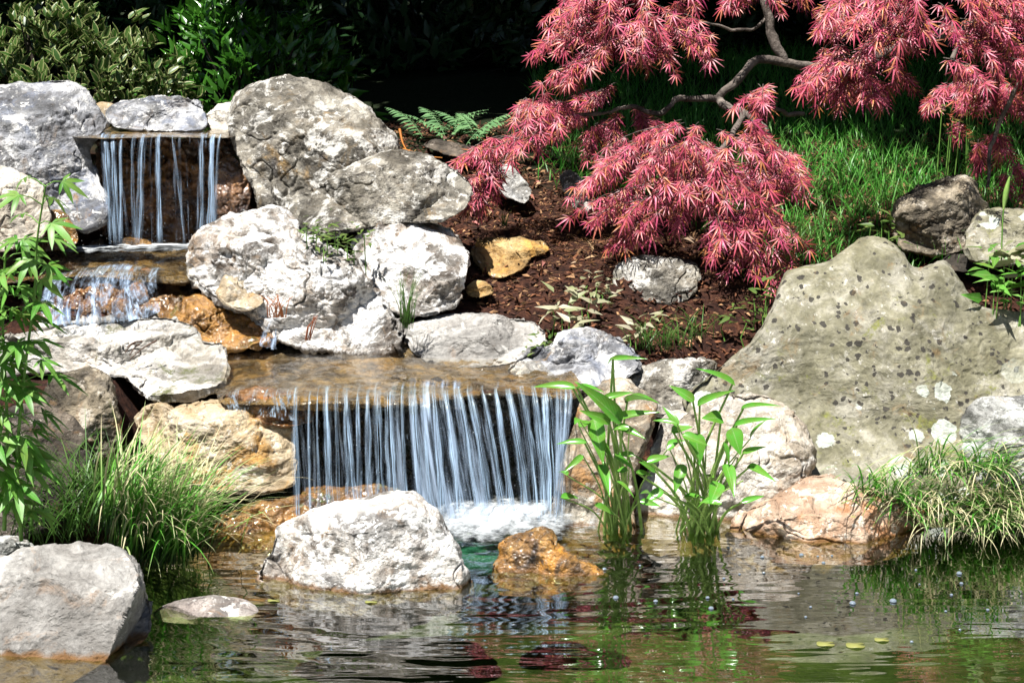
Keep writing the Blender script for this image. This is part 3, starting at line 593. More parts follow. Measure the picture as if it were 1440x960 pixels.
def streak_mat(name, su=60, sv=1.6, lo=.47, hi=.66, op=.95, col=(.56, .72, .95), seed=0., env=True):  # blue in the base colour stands in for reflected sky
    m, nt, out = newmat(name); b = NB(nt); uv = b.n('ShaderNodeTexCoord').outputs['UV']
    def st(u, v, d=5, o=0): 
        mp = b.n('ShaderNodeMapping', i_Vector=uv); mp.inputs['Scale'].default_value = (u, v, 1); mp.inputs['Location'].default_value = (seed+o, seed*.7+o, 0)
        return b.noise(mp.outputs[0], 1., d, .62)
    s1 = st(su, sv, 6); s2 = st(su*.28, sv*.5, 2, 5.); s3 = st(su*3.2, sv*4, 5, 9.); s4 = st(su*6, sv*26, 2, 3.)
    f = b.math('ADD', b.math('MULTIPLY', s1, .55), b.math('ADD', b.math('MULTIPLY', s2, .45), b.math('MULTIPLY', b.math('SUBTRACT', s3, .5), .35)))
    a = b.mapr(f, lo, hi); a = b.math('MULTIPLY', a, b.mapr(s3, .3, .6, .55, 1)); a = b.math('MAXIMUM', a, b.math('MULTIPLY', b.mapr(s4, .70, .76), .5))
    if env:
        u = b.n('ShaderNodeSeparateXYZ', i_0=uv).outputs[0]; a = b.math('MULTIPLY', a, b.mapr(u, 0, .015)); a = b.math('MULTIPLY', a, b.mapr(u, .985, 1, 1, 0))
        v = b.n('ShaderNodeSeparateXYZ', i_0=uv).outputs[1]; a = b.math('MULTIPLY', a, b.mapr(v, 0.0, .07))
    a = b.math('MULTIPLY', a, op)
    bs = b.n('ShaderNodeBsdfPrincipled', i_Roughness=.25); bs.inputs['Specular IOR Level'].default_value = .7
    b.set(bs.inputs['Base Color'], b.mix(b.mapr(s3, .35, .62), tuple(x*.55 for x in col), col))
    b.set(bs.inputs['Normal'], b.bump(f, .03))
    tl = b.n('ShaderNodeBsdfTranslucent'); tl.inputs[0].default_value = (*col, 1); m1 = b.n('ShaderNodeMixShader', i_0=.25)
    nt.links.new(bs.outputs[0], m1.inputs[1]); nt.links.new(tl.outputs[0], m1.inputs[2])
    tr = b.n('ShaderNodeBsdfTransparent'); mx = b.n('ShaderNodeMixShader'); b.set(mx.inputs[0], a)
    nt.links.new(tr.outputs[0], mx.inputs[1]); nt.links.new(m1.outputs[0], mx.inputs[2]); nt.links.new(mx.outputs[0], out.inputs[0]); return m
def curtain(topA, botA, n=260, mrows=50, back=.10, out_=.07, wob=.012, seed=0, off=0.):
    """topA/botA: lists of (px,py,Y) along the lip and of the landing line; the sheet starts on the ledge, bends over the lip and falls"""
    T0 = np.array([at(*np.array(p[:2]), p[2]) for p in topA]); B0 = np.array([at(*np.array(p[:2]), p[2]) for p in botA]); q = T0[:, 0]
    xs = np.linspace(q[0], q[-1], n); T_ = np.stack([np.interp(xs, q, T0[:, k]) for k in range(3)], -1); B_ = np.stack([np.interp(xs, q, B0[:, k]) for k in range(3)], -1)
    u = np.linspace(0, 1, n); t = np.linspace(0, 1, mrows); t0 = .10; jag = fbm(np.stack([u*9, u*0+seed, u*0], -1), 3, 3)*.012
    V = np.zeros((mrows, n, 3))
    for i, ti in enumerate(t):
        if ti < t0:
            s = 1-ti/t0; V[i] = T_+np.array([0, 1, 0])*(back*s+jag[:, None])+np.array([0, 0, .004+.004*s])
        else:
            s = (ti-t0)/(1-t0); V[i] = T_*(1-s)+B_*s; V[i, :, 2] = T_[:, 2]+(B_[:, 2]-T_[:, 2])*s**1.25
            V[i, :, 1] = T_[:, 1]+(B_[:, 1]-T_[:, 1])*(s**.6)+jag; V[i, :, 0] += fbm(np.stack([u*7, u*0+seed+s*.6, u*0], -1), 8, 2)*.022*s
    uu, tt = np.meshgrid(u, t); P = np.stack([uu*26, tt*1.2, uu*0+seed], -1)
    V[..., 1] += -(fbm(P, seed, 3)*wob+off)*np.clip(tt*4, 0, 1)
    return V.reshape(-1, 3), gridf(mrows, n), np.stack([uu, tt], -1).reshape(-1, 2)
def fall(name, label, tops, bots, mats, n=320, rows=60, offs=(0, .02, .045), **k):
    o0 = at(*np.array(bots[len(bots)//2][:2]), bots[len(bots)//2][2]); e = empty(name, o0); tag(e, label, 'waterfall')
    for i, (m, of) in enumerate(zip(mats, offs)):
        V, Fc, U = curtain(tops, bots, n, rows, seed=i*3+1, off=of, **k); link('water_sheet', mesh_from('water_sheet', V, Fc, U), m, e)
    return e
sm = [streak_mat('falling_water_a', 30, .6, .52, .72, .6, seed=1.3), streak_mat('falling_water_b', 70, .7, .53, .72, .55, seed=7.7), streak_mat('falling_water_c', 13, .3, .52, .66, .9, seed=23.7)]
YL = 5.0
tops = [(408,553,5.03),(460,551,5.0),(540,548,5.0),(620,545,5.0),(700,546,5.0),(760,550,5.0),(806,556,5.0)]
bots = [(414,708,4.97),(464,712,4.95),(548,722,4.92),(648,738,4.86),(732,748,4.84),(768,745,4.86),(790,738,4.9)]
WF = fall('waterfall', 'wide curtain of water falling from the lower ledge into the pond', tops, bots, sm)
# film of water running over the ledge
def sheet(name, pts, z, mat, amp=.004, n=160, mrows=60, lab=None, su=1):
    P = np.array([atz(np.array(p[0]), np.array(p[1]), z) for p in pts])   # four corners: back-left, back-right, front-right, front-left
    u, t = np.meshgrid(np.linspace(0, 1, n), np.linspace(0, 1, mrows)); V = (P[0]*(1-u[..., None])+P[1]*u[..., None])*(1-t[..., None])+(P[3]*(1-u[..., None])+P[2]*u[..., None])*t[..., None]
    V[..., 2] += fbm(V*np.array([16, 7, 1])+3, 91, 4)*amp
    return tag(link(name, mesh_from(name, V.reshape(-1, 3), gridf(mrows, n), np.stack([u*su, t], -1).reshape(-1, 2)), mat), kind='structure')
M['film'] = water_mat('running_water', (.97, .94, .86), .15, .22)
sheet('water', [(318,494),(760,508),(806,553),(306,556)], .392, M['film'], .0035, 240, 90)
M['rills'] = streak_mat('rilled_water', 9, 1.6, .62, .76, .45, col=(.7, .76, .8), seed=4.)
sheet('water', [(318,496),(700,506),(804,551),(312,552)], .400, M['rills'], .004, 240, 90)
# short dribbles over the dark front of the ledge at its left end
sd_ = [streak_mat('dribbling_water', 26, 1.4, .5, .62, .9, seed=3.1)]
fall('waterfall', 'short dribbles of water over the left end of the lower ledge', [(316,552,5.05),(360,553,5.03),(410,553,5.02)], [(318,578,5.02),(360,582,5.0),(412,590,4.99)], sd_, 120, 24, offs=(.012,), back=.06)
# upper waterfall
m1 = [streak_mat('upper_falling_water_a', 13, .35, .57, .70, .9, seed=2.2), streak_mat('upper_falling_water_b', 34, .9, .56, .76, .45, seed=9.4)]
fall('waterfall', 'narrow upper waterfall dropping between two big boulders', [(140,191,6.2),(190,190,6.2),(250,190,6.2),(316,190,6.22)], [(150,346,6.12),(195,348,6.1),(250,350,6.1),(308,348,6.14)], m1, 200, 50, offs=(0, .02), back=.05)
# broader ribbons of water, each one a gently arched strip that widens as it falls
def ribbon_mat(name, col):
    m, nt, out = newmat(name); b = NB(nt); uv = b.n('ShaderNodeTexCoord').outputs['UV']; rnd = b.n('ShaderNodeObjectInfo').outputs['Random']
    def st(u, v, d):
        o = b.n('ShaderNodeCombineXYZ', i_0=b.math('MULTIPLY', rnd, 57.), i_1=b.math('MULTIPLY', rnd, 31.)).outputs[0]
        mp = b.n('ShaderNodeMapping', i_Vector=uv); mp.inputs['Scale'].default_value = (u, v, 1); return b.noise(b.n('ShaderNodeVectorMath', operation='ADD', i_0=mp.outputs[0], i_1=o).outputs[0], 1., d, .6)
    u = b.n('ShaderNodeSeparateXYZ', i_0=uv).outputs[0]; v = b.n('ShaderNodeSeparateXYZ', i_0=uv).outputs[1]; e = b.mapr(b.math('ABSOLUTE', b.math('SUBTRACT', u, .5)), .12, .5, 1, 0)
    s1 = st(4., .5, 4); s2 = st(14., 3.5, 4); f = b.math('ADD', b.math('MULTIPLY', s1, .6), b.math('MULTIPLY', s2, .4))
    a = b.math('MULTIPLY', b.mapr(f, .40, .62), b.math('POWER', e, .9)); a = b.math('MULTIPLY', a, b.mapr(v, 0, .12)); a = b.math('MULTIPLY', a, b.mapr(v, .88, 1., 1, .0)); a = b.math('MULTIPLY', a, b.mapr(st(1.2, 2.2, 3), .3, .55, .35, 1)); a = b.math('MULTIPLY', a, .97)
    bs = b.n('ShaderNodeBsdfPrincipled', i_Roughness=.2); bs.inputs['Specular IOR Level'].default_value = .8
    b.set(bs.inputs['Base Color'], b.mix(b.mapr(s2, .38, .6), tuple(x*.6 for x in col), tuple(min(1, x*1.15) for x in col))); b.set(bs.inputs['Normal'], b.bump(f, .01))
    tr = b.n('ShaderNodeBsdfTransparent'); mx = b.n('ShaderNodeMixShader'); b.set(mx.inputs[0], a); nt.links.new(tr.outputs[0], mx.inputs[1]); nt.links.new(bs.outputs[0], mx.inputs[2]); nt.links.new(mx.outputs[0], out.inputs[0]); return m
M['ribbon'] = ribbon_mat('ribbon_of_water', (.48, .66, .92))  # sky reflection painted in as a blue base colour
def ribbon(parent, p0, p1, w0, w1, back, rg):
    A = at(*np.array(p0[:2]), p0[2]); B = at(*np.array(p1[:2]), p1[2]); n = 40; k = 9; t = np.r_[np.linspace(-.12, 0, 6)[:-1], np.linspace(0, 1, n-5)]; f = np.clip(t, 0, 1)
    c = A+(B-A)*f[:, None]; c[:, 2] = A[2]+(B[2]-A[2])*f**1.35; c[:, 1] = A[1]+(B[1]-A[1])*f**.6+np.where(t < 0, -t/.12*back, 0); c[:, 2] += np.where(t < 0, .004, 0)
    c[:, 0] += fbm(np.stack([f*3, f*0+rg.uniform(0, 99), f*0], -1), 3, 2)*.004*f; w = (w0+(w1-w0)*f)*(1+.25*fbm(np.stack([f*6, f*0+rg.uniform(0, 99), f*0], -1), 5, 3))
    q = np.linspace(-1, 1, k); V = np.repeat(c[:, None], k, 1); V[..., 0] += w[:, None]*q[None]*.5; V[..., 1] -= (1-q**2)[None]*w[:, None]*.22
    uu, vv = np.meshgrid((q+1)/2, np.linspace(0, 1, n)); link('water_ribbon', mesh_from('water_ribbon', V.reshape(-1, 3), gridf(n, k), np.stack([uu, vv], -1).reshape(-1, 2)), M['ribbon'], parent)
rgw = np.random.default_rng(12)
for a, b_, w in ((416,420,12),(436,437,6),(447,450,5),(459,467,13),(474,477,7),(487,498,14),(504,507,9),(517,521,12),(531,536,12),(546,553,15),(566,572,7),(581,592,14),(595,606,8),(609,623,16),(626,649,14),(645,675,14),(660,690,13),(678,711,12),(697,722,11),(714,745,14),(733,760,13),(750,770,15),(767,778,17),(783,784,13),(796,788,9)):
    ribbon(WF, (a,549+rgw.uniform(-3,5),4.99), (b_,738+rgw.uniform(-6,6),4.85-rgw.uniform(0,.04)), w/F*5*.75*rgw.uniform(.7, 1.15), w/F*5*1.35*rgw.uniform(.75, 1.2), .03+rgw.uniform(0,.09), rgw)
UF = [o for o in bpy.data.objects if o.name == 'waterfall.002'][0]
for a, b_, w in ((150,159,10),(160,168,9),(172,172,5),(188,190,6),(203,197,9),(224,226,10),(243,262,4),(286,287,7),(300,297,10),(310,303,5)):
    ribbon(UF, (a,191,6.19), (b_,348,6.08), w/F*6.2*.8, w/F*6.2*1.5, .04, rgw)
# little cascade
m2 = [streak_mat('cascade_water_a', 11, 1.6, .43, .62, .9, seed=6.2), streak_mat('cascade_water_b', 22, 2.6, .52, .68, .7, seed=8.8)]
fall('waterfall', 'little cascade tumbling over brown rock below the upper pool', [(70,392,5.74),(120,380,5.74),(170,376,5.74),(222,382,5.76)], [(60,452,5.5),(110,455,5.5),(170,452,5.5),(235,436,5.5)], m2, 160, 40, offs=(.02, .04), back=.05, wob=.05)
fall('waterfall', 'small spout of water beside the knobbly boulder', [(375,452,5.46),(384,450,5.46),(394,452,5.46)], [(362,484,5.38),(374,488,5.38),(386,490,5.38)], [streak_mat('spout', 7, 1.8, .48, .68, .8, seed=6.9)], 60, 24, offs=(.01,), back=.04)
sheet('water', [(60,345),(268,346),(270,380),(60,385)], .645, M['film'], .006, 120, 60)
sheet('water', [(60,345),(268,346),(250,378),(60,383)], .652, M['rills'], .006, 120, 60, su=.7)
sheet('water', [(40,440),(240,430),(330,486),(60,480)], .425, M['film'], .008, 120, 60)
sheet('water', [(100,436),(240,430),(210,452),(90,456)], .435, M['rills'], .008, 80, 40, su=.5)

# foam
m, nt_, out = newmat('white_foam'); b = NB(nt_); tc = b.n('ShaderNodeTexCoord'); v = tc.outputs['Object']; uv = tc.outputs['UV']
gr = b.n('ShaderNodeVectorMath', operation='DISTANCE', i_0=uv, i_1=(.5, .5, 0)).outputs['Value']; nn = b.noise(v, 14, 8, .7)
a = b.mapr(b.math('ADD', b.math('MULTIPLY', gr, 1.35), b.math('MULTIPLY', nn, 1.5)), .85, 1.3, 1, 0)
bs = b.n('ShaderNodeBsdfPrincipled', i_Roughness=.5); bs.inputs['Base Color'].default_value = (.82, .87, .9, 1); b.set(bs.inputs['Normal'], b.bump(b.noise(v, 60, 6, .7), .01))
tr = b.n('ShaderNodeBsdfTransparent'); mx = b.n('ShaderNodeMixShader'); b.set(mx.inputs[0], a); nt_.links.new(tr.outputs[0], mx.inputs[1]); nt_.links.new(bs.outputs[0], mx.inputs[2]); nt_.links.new(mx.outputs[0], out.inputs[0]); M['foam'] = m
def foam(label, cxp, cyp, rx, ry, z=0., h=.02, lay=3):
    c = atz(np.array(cxp), np.array(cyp), z); G = Geo()
    for l in range(lay):
        n = 70; u, t = np.meshgrid(np.linspace(-1, 1, n), np.linspace(-1, 1, n)); g = np.exp(-(u**2+t**2)*2.2)
        x = c[0]+u*rx; y = c[1]+t*ry; P = np.stack([x, y, x*0+l], -1)
        zz = z+.006+l*.006+(h*(.4+.6*l/lay))*g*(.6+.6*fbm(P*12, 95+l, 4)); V = np.stack([x, y, zz], -1).reshape(-1, 3); q = gridf(n, n)
        G.add(V, np.concatenate([q[:, [0, 1, 2]], q[:, [0, 2, 3]]]), np.stack([(u+1)/2, (t+1)/2], -1).reshape(-1, 2))
    return tag(G.build('foam', M['foam'], None, c), label, 'foam', kind='stuff')
foam('white churning foam at the foot of the wide waterfall', 708, 738, .34, .22, 0, .022, 5)
foam('white foam at the left foot of the wide waterfall behind the boulder', 560, 735, .25, .08, 0, .03, 2)
foam('foam at the foot of the upper waterfall', 225, 352, .30, .09, .645, .012, 3)
foam('foam at the left side of the upper pool', 140, 354, .2, .09, .645, .015, 2)
foam('foam pooling below the little cascade', 160, 446, .26, .10, .43, .03, 3)
m, nt_, out = newmat('aerated_water'); b = NB(nt_); tc = b.n('ShaderNodeTexCoord'); gr = b.n('ShaderNodeVectorMath', operation='DISTANCE', i_0=tc.outputs['UV'], i_1=(.5, .5, 0)).outputs['Value']
a = b.mapr(b.math('ADD', b.math('MULTIPLY', gr, 1.6), b.math('MULTIPLY', b.noise(tc.outputs['Object'], 18, 6, .7), .8)), .55, 1.15, .6, 0); bs = b.n('ShaderNodeBsdfDiffuse'); bs.inputs[0].default_value = (.05, .20, .19, 1)
tr = b.n('ShaderNodeBsdfTransparent'); mx = b.n('ShaderNodeMixShader'); b.set(mx.inputs[0], a); nt_.links.new(tr.outputs[0], mx.inputs[1]); nt_.links.new(bs.outputs[0], mx.inputs[2]); nt_.links.new(mx.outputs[0], out.inputs[0])
q = gridf(2, 2); c = atz(np.array(675), np.array(775), -.035); V = np.array([c+[-.22, -.26, 0], c+[.22, -.26, 0], c+[-.22, .26, 0], c+[.22, .26, 0]])
tag(link('bubbling_water', mesh_from('bubbling_water', V, q, np.array([(0, 0), (1, 0), (0, 1), (1, 1)])), m), 'turquoise bubbling water just below the surface under the wide waterfall', 'foam', kind='stuff')
# droplets
G = Geo(); th = np.linspace(0, 2*pi, 6, endpoint=False)
OCT = (np.array([(1,0,0),(0,1,0),(-1,0,0),(0,-1,0),(0,0,1),(0,0,-1)], float), np.array([(0,1,4),(1,2,4),(2,3,4),(3,0,4),(1,0,5),(2,1,5),(3,2,5),(0,3,5)]), np.zeros((6,2)))
n = 120; px = RNG.uniform(420, 800, n); py = 735-np.abs(RNG.normal(0, 60, n)); P = at(px, py, RNG.uniform(4.78, 4.9, n)); P = P[P[:, 2] > 0.004]
n2_ = 160; P2 = at(RNG.uniform(80, 310, n2_), 350-np.abs(RNG.normal(0, 30, n2_)), RNG.uniform(6.0, 6.1, n2_)); P2 = P2[P2[:, 2] > .65]
PP = np.vstack([P, P2]); n = len(PP); G.inst(OCT, PP, np.tile([0, 1., 0], (n, 1)), np.tile([0, 0, 1.], (n, 1)), RNG.uniform(.0005, .0012, n))
M['drop'] = plain('water_drops', (.85, .9, .95), .1, .8, (.7, .8, .9))
tag(G.build('spray', M['drop']), 'fine spray of droplets in front of the waterfalls', 'spray', kind='stuff')

# ------------------------------------------------------------------ grass, tussocks
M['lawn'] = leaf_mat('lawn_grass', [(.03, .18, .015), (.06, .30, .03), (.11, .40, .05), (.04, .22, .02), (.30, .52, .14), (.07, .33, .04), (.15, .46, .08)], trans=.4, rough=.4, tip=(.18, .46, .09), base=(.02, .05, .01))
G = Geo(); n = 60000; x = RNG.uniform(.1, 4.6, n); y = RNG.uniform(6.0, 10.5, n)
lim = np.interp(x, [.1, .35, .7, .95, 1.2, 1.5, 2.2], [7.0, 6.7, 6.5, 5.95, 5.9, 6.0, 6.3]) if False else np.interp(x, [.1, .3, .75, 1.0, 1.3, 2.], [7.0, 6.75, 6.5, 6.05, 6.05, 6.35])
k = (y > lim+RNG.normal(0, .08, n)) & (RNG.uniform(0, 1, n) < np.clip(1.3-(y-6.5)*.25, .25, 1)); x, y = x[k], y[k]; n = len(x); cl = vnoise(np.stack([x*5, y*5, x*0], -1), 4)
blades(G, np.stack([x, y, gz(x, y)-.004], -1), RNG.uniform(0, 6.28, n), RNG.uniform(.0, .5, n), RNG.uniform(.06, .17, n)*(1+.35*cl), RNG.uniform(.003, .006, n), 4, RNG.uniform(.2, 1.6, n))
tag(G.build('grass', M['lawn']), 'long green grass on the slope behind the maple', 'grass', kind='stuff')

def tussock(label, rootpx, Y, n, Lr, azr, leanr, curl, mat, w=(.0028, .005), spread=.05, seed=3, zoff=0, name='grass_tussock'):
    rg = np.random.default_rng(seed); i = rg.integers(0, len(rootpx), n); base = np.array([at(np.array(p[0]), np.array(p[1]), Y if len(p) < 3 else p[2]) for p in rootpx])
    R_ = base[i]+rg.normal(0, spread, (n, 3))*np.array([1, .8, .15]); az = rg.uniform(*azr, n); G = Geo()
    blades(G, R_, az, rg.uniform(*leanr, n), rg.uniform(*Lr, n), rg.uniform(*w, n), 8, rg.uniform(*curl, n), rg)
    return tag(G.build(name, mat, None, base.mean(0)), label, 'ornamental grass')
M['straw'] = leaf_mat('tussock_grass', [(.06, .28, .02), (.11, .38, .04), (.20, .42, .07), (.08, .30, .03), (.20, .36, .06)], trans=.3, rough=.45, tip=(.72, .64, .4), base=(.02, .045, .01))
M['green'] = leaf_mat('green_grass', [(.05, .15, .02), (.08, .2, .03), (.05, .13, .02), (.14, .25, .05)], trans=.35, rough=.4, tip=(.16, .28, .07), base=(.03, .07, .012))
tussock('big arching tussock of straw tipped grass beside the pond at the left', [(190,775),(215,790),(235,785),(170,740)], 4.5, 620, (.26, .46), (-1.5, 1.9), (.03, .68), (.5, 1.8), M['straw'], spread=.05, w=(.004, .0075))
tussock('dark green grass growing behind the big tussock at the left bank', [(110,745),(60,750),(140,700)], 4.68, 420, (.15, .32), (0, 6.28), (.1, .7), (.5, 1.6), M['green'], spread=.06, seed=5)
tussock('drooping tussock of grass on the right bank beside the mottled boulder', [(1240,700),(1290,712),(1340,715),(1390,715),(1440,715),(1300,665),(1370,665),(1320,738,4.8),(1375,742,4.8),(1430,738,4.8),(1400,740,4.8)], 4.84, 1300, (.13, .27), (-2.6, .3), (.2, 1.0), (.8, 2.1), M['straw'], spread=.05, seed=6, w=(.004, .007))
tussock('thin upright grass tuft in front of the white rounded boulder', [(573,462)], 5.5, 60, (.12, .26), (0, 6.28), (0, .3), (.1, .8), M['green'], spread=.012, seed=7, w=(.002, .0035))
tussock('arching green grass tuft on the mulch behind the ledge stones', [(912,490),(940,492),(965,490),(985,478)], 5.55, 90, (.09, .2), (0, 6.28), (.1, .6), (.5, 1.6), M['green'], spread=.02, seed=8)
tussock('tiny grass tuft on the mulch above the yellow rock', [(710,318)], 6.35, 14, (.04, .1), (0, 6.28), (.1, .7), (.4, 1.4), M['green'], spread=.01, seed=9)
tussock('grass growing at the left foot of the mottled boulder under the maple', [(1080,400),(1100,370),(1120,350)], 5.95, 160, (.07, .18), (0, 6.28), (.1, .6), (.5, 1.6), M['green'], spread=.04, seed=10)

# ------------------------------------------------------------------ leafy plants
M['weed'] = leaf_mat('bright_weed_leaves', [(.10, .34, .04), (.16, .44, .06), (.08, .28, .03), (.24, .52, .12), (.12, .3, .04)], trans=.35, rough=.4, blotch=True)
M['weedstem'] = plain('weed_stem', (.18, .36, .07), .5, .3, (.10, .22, .04))
M['pick'] = leaf_mat('pond_plant_leaf', [(.05, .26, .02), (.09, .36, .03), (.13, .42, .05), (.06, .28, .03)], trans=.3, rough=.22, blotch=True, spec=.6)
M['pickstem'] = plain('pond_plant_stem', (.42, .60, .17), .35, .5, (.11, .25, .04), sc=8)
def weed(label, stems, Y, nl, sz, seed):
    rg = np.random.default_rng(seed); e = empty('leafy_weed', at(np.array(stems[0][0][0]), np.array(stems[0][0][1]), Y)); tag(e, label, 'plant')
    for s in stems:
        pts = spline(np.array([at(np.array(p[0]), np.array(p[1]), Y-.03*k) for k, p in enumerate(s)]), 40); G = Geo(); G.tube(pts, np.linspace(.0055, .0022, 40), 8)
        L = Geo(); i = np.clip((np.linspace(.06, 1, nl)**.85*39).astype(int), 0, 39)
        for q, j in enumerate(i):
            for side in (0, 1):
                az = q*1.9+side*pi+rg.normal(0, .4); d = np.array([cos(az), sin(az)*.8, .28+rg.normal(0, .15)]); ln = rg.uniform(.03, .075); p1 = pts[j]+d*ln
                G.tube(np.array([pts[j], pts[j]+d*ln*.5+np.array([0, 0, .006]), p1]), [.0018, .0014, .001], 5)
                ax = nrm(d*np.array([1, 1, 0])+np.array([0, 0, -.35+rg.normal(0, .2)])); nm = np.array([0, -.35, 1])+rg.normal(0, .25, 3)
                L.inst(WEED, p1[None], ax[None], nm[None], sz*rg.uniform(.65, 1.15)*(1.1-.3*j/39))
        G.build('stem', M['weedstem'], e); L.build('foliage', M['weed'], e)
    return e
weed('tall bright green weed with lobed leaves at the left picture edge', [[(30,760),(24,650),(35,520),(48,420),(52,340),(64,262)], [(6,745),(10,600),(4,450),(8,345)], [(-14,740),(-10,640),(-16,540),(-8,440)]], 4.25, 19, .105, 3)

def pond_plant(label, base, Y, leaves, extra, seed, leafsz=1.):
    rg = np.random.default_rng(seed); bx, by = base; e = empty('pickerel_plant', atz(np.array(bx), np.array(by), 0.)); tag(e, label, 'pond plant')
    def stem(top, r=.0055):
        b0 = atz(np.array(bx+rg.normal(0, 16)), np.array(by+rg.normal(0, 5)), -.03); mid = b0*.5+top*.5; mid = mid+np.array([(b0[0]-top[0])*.12, rg.normal(0, .01), .02])
        G = Geo(); G.tube(spline(np.array([b0, mid, top]), 16), np.linspace(r, r*.55, 16), 8); G.build('stem', M['pickstem'], e)
    for (x0, y0, x1, y1, wd, roll) in leaves:
        A = at(np.array(x0), np.array(y0), Y+rg.normal(0, .03)); B = at(np.array(x1), np.array(y1), Y-.04+rg.normal(0, .04)); stem(A)
        L = np.linalg.norm(B-A); nm = np.array([roll*.6+rg.normal(0, .25), -.9, .9+rg.normal(0, .25)])+rg.normal(0, .1, 3); G = Geo()
        G.inst(HEART, (A-(B-A)*.08)[None], (B-A)[None], nm[None], L*1.08, min(wd, 24)/F*Y*2.0); G.build('leaf', M['pick'], e)
    for i in range(extra):
        x = bx+rg.normal(0, 38); y = by-rg.uniform(45, 170); A = at(np.array(x), np.array(y), Y+rg.normal(0, .05)); stem(A, .0032)
        if rg.uniform() < .75:
            ax = nrm(np.array([rg.normal(), rg.normal(0, .5), rg.normal(.0, .4)])); G = Geo(); G.inst(HEART, A[None], ax[None], (np.array([0, -.6, 1])+rg.normal(0, .3, 3))[None], rg.uniform(.04, .08), rg.uniform(.03, .05)); G.build('leaf', M['pick'], e)
    return e
pond_plant('clump of spear leaved pond plants in front of the tall cream boulder', (870,755), 4.62,
    [(805,545,750,537,13,0),(812,546,845,540,9,.2),(870,590,822,537,34,.5),(836,592,848,648,26,-.3),(856,592,820,577,15,0),(862,590,922,572,14,.2),(822,622,783,619,10,0),(862,505,906,500,8,0),(862,505,850,510,7,0),(882,565,920,545,9,.2),(850,560,890,548,10,0),(868,600,905,610,14,-.2),(845,655,860,690,16,0)], 14, 11)
pond_plant('clump of spear leaved pond plants in front of the white topped boulder', (985,758), 4.64,
    [(974,562,943,540,14,0),(1030,540,986,511,12,0),(984,568,1024,545,12,.2),(1045,575,1090,561,8,0),(1036,598,1084,582,10,.2),(946,606,972,596,18,0),(1014,588,992,584,22,0),(1030,604,1042,638,24,-.3),(1046,636,1074,626,9,0),(1054,656,1086,668,12,0),(912,648,942,638,12,0),(896,664,921,666,8,0),(978,612,986,652,24,.2),(962,612,996,622,14,0),(920,660,904,648,14,.1),(960,655,948,690,18,0),(1010,680,1000,705,22,0),(930,690,905,705,16,0),(1022,655,1034,690,18,0),(1045,705,1075,695,9,0)], 18, 12)

def rosettes(label, name, cat, centers, Y, nl, size, mat, templ, seed, up=.6, jit=.02, stems=True, width=1.):
    rg = np.random.default_rng(seed); C_ = np.array([at(np.array(p[0]), np.array(p[1]), Y if len(p) < 3 else p[2]) for p in centers]); o0 = C_.mean(0); o0[2] = C_[:, 2].min()
    e = empty(name, o0); tag(e, label, cat); G = Geo(); St = Geo()
    for c in C_:
        n = nl; az = rg.uniform(0, 6.28, n); el = rg.uniform(-.3, up, n); d = np.stack([np.cos(az)*np.cos(el), np.sin(az)*np.cos(el), np.sin(el)], -1)
        st = c+rg.normal(0, jit, (n, 3)); nm = np.array([0, -.3, 1])+rg.normal(0, .3, (n, 3)); s = rg.uniform(.6, 1.2, n)*size; G.inst(templ, st, d, nm, s, s*width)
        g = c.copy(); g[2] = min(float(gz(c[0], c[1])), c[2]-.02); St.tube(np.array([g, (g+c)/2+rg.normal(0, .008, 3), c]), [.003, .0025, .0018], 5)
    G.build('foliage', mat, e)
    if stems: St.build('stem', M['weedstem'], e)
    return e
M['ground_leaf'] = leaf_mat('small_green_leaves', [(.06, .12, .02), (.10, .17, .03), (.16, .22, .06), (.07, .14, .03)], trans=.3)
M['pale_leaf'] = leaf_mat('pale_cream_leaves', [(.35, .36, .2), (.5, .47, .33), (.25, .3, .12), (.55, .5, .38)], trans=.35)
rosettes('low green creeping plant between the grey wedge boulder and knobbly boulder', 'creeping_plant', 'plant', [(430,322,5.75),(445,330,5.74),(460,338,5.72),(475,335,5.75),(488,345,5.72),(498,352,5.7),(440,318,5.8),(512,330,5.74),(470,325,5.8),(455,350,5.66)], 5.75, 12, .035, M['ground_leaf'], LEAF, 21)
rosettes('pale leaved weed on the mulch above the tan and grey rock', 'pale_weed', 'plant', [(775,430,5.7),(790,445,5.66),(800,425,5.7),(812,455,5.64),(830,420,5.75),(818,436,5.7)], 5.7, 5, .075, M['pale_leaf'], LEAF, 22)
rosettes('small green and cream weed below the brown and grey rock', 'pale_weed', 'plant', [(826,402,5.85),(840,398,5.85),(855,405,5.85),(845,415,5.82)], 5.8, 9, .04, M['pale_leaf'], LEAF, 23)
rosettes('cream leaved weed beside the arching grass tuft on the mulch', 'pale_weed', 'plant', [(885,470,5.6),(905,455,5.62),(915,448,5.6),(895,475,5.6)], 5.6, 5, .06, M['pale_leaf'], LEAF, 24)
rosettes('tiny green weed between the flat oval stone and tan grey rock', 'creeping_plant', 'plant', [(752,486,5.5),(765,480,5.52),(778,484,5.48),(745,492,5.48)], 5.5, 10, .028, M['ground_leaf'], LEAF, 25)
rosettes('leafy ground weed at the left foot of the mottled boulder', 'leafy_weed', 'plant', [(1060,420,5.8),(1072,440,5.75),(1050,455,5.72),(1085,405,5.8),(1078,415,5.78),(1020,445,5.75)], 5.8, 7, .05, M['ground_leaf'], LEAF, 26)
rosettes('bright green leafy plant at the right picture edge above the mottled boulder', 'leafy_weed', 'plant', [(1392,358,5.6),(1405,395,5.5),(1436,385,5.5),(1398,410,5.5),(1440,410,5.5),(1425,360,5.6)], 5.6, 7, .085, M['weed'], LEAF, 27)
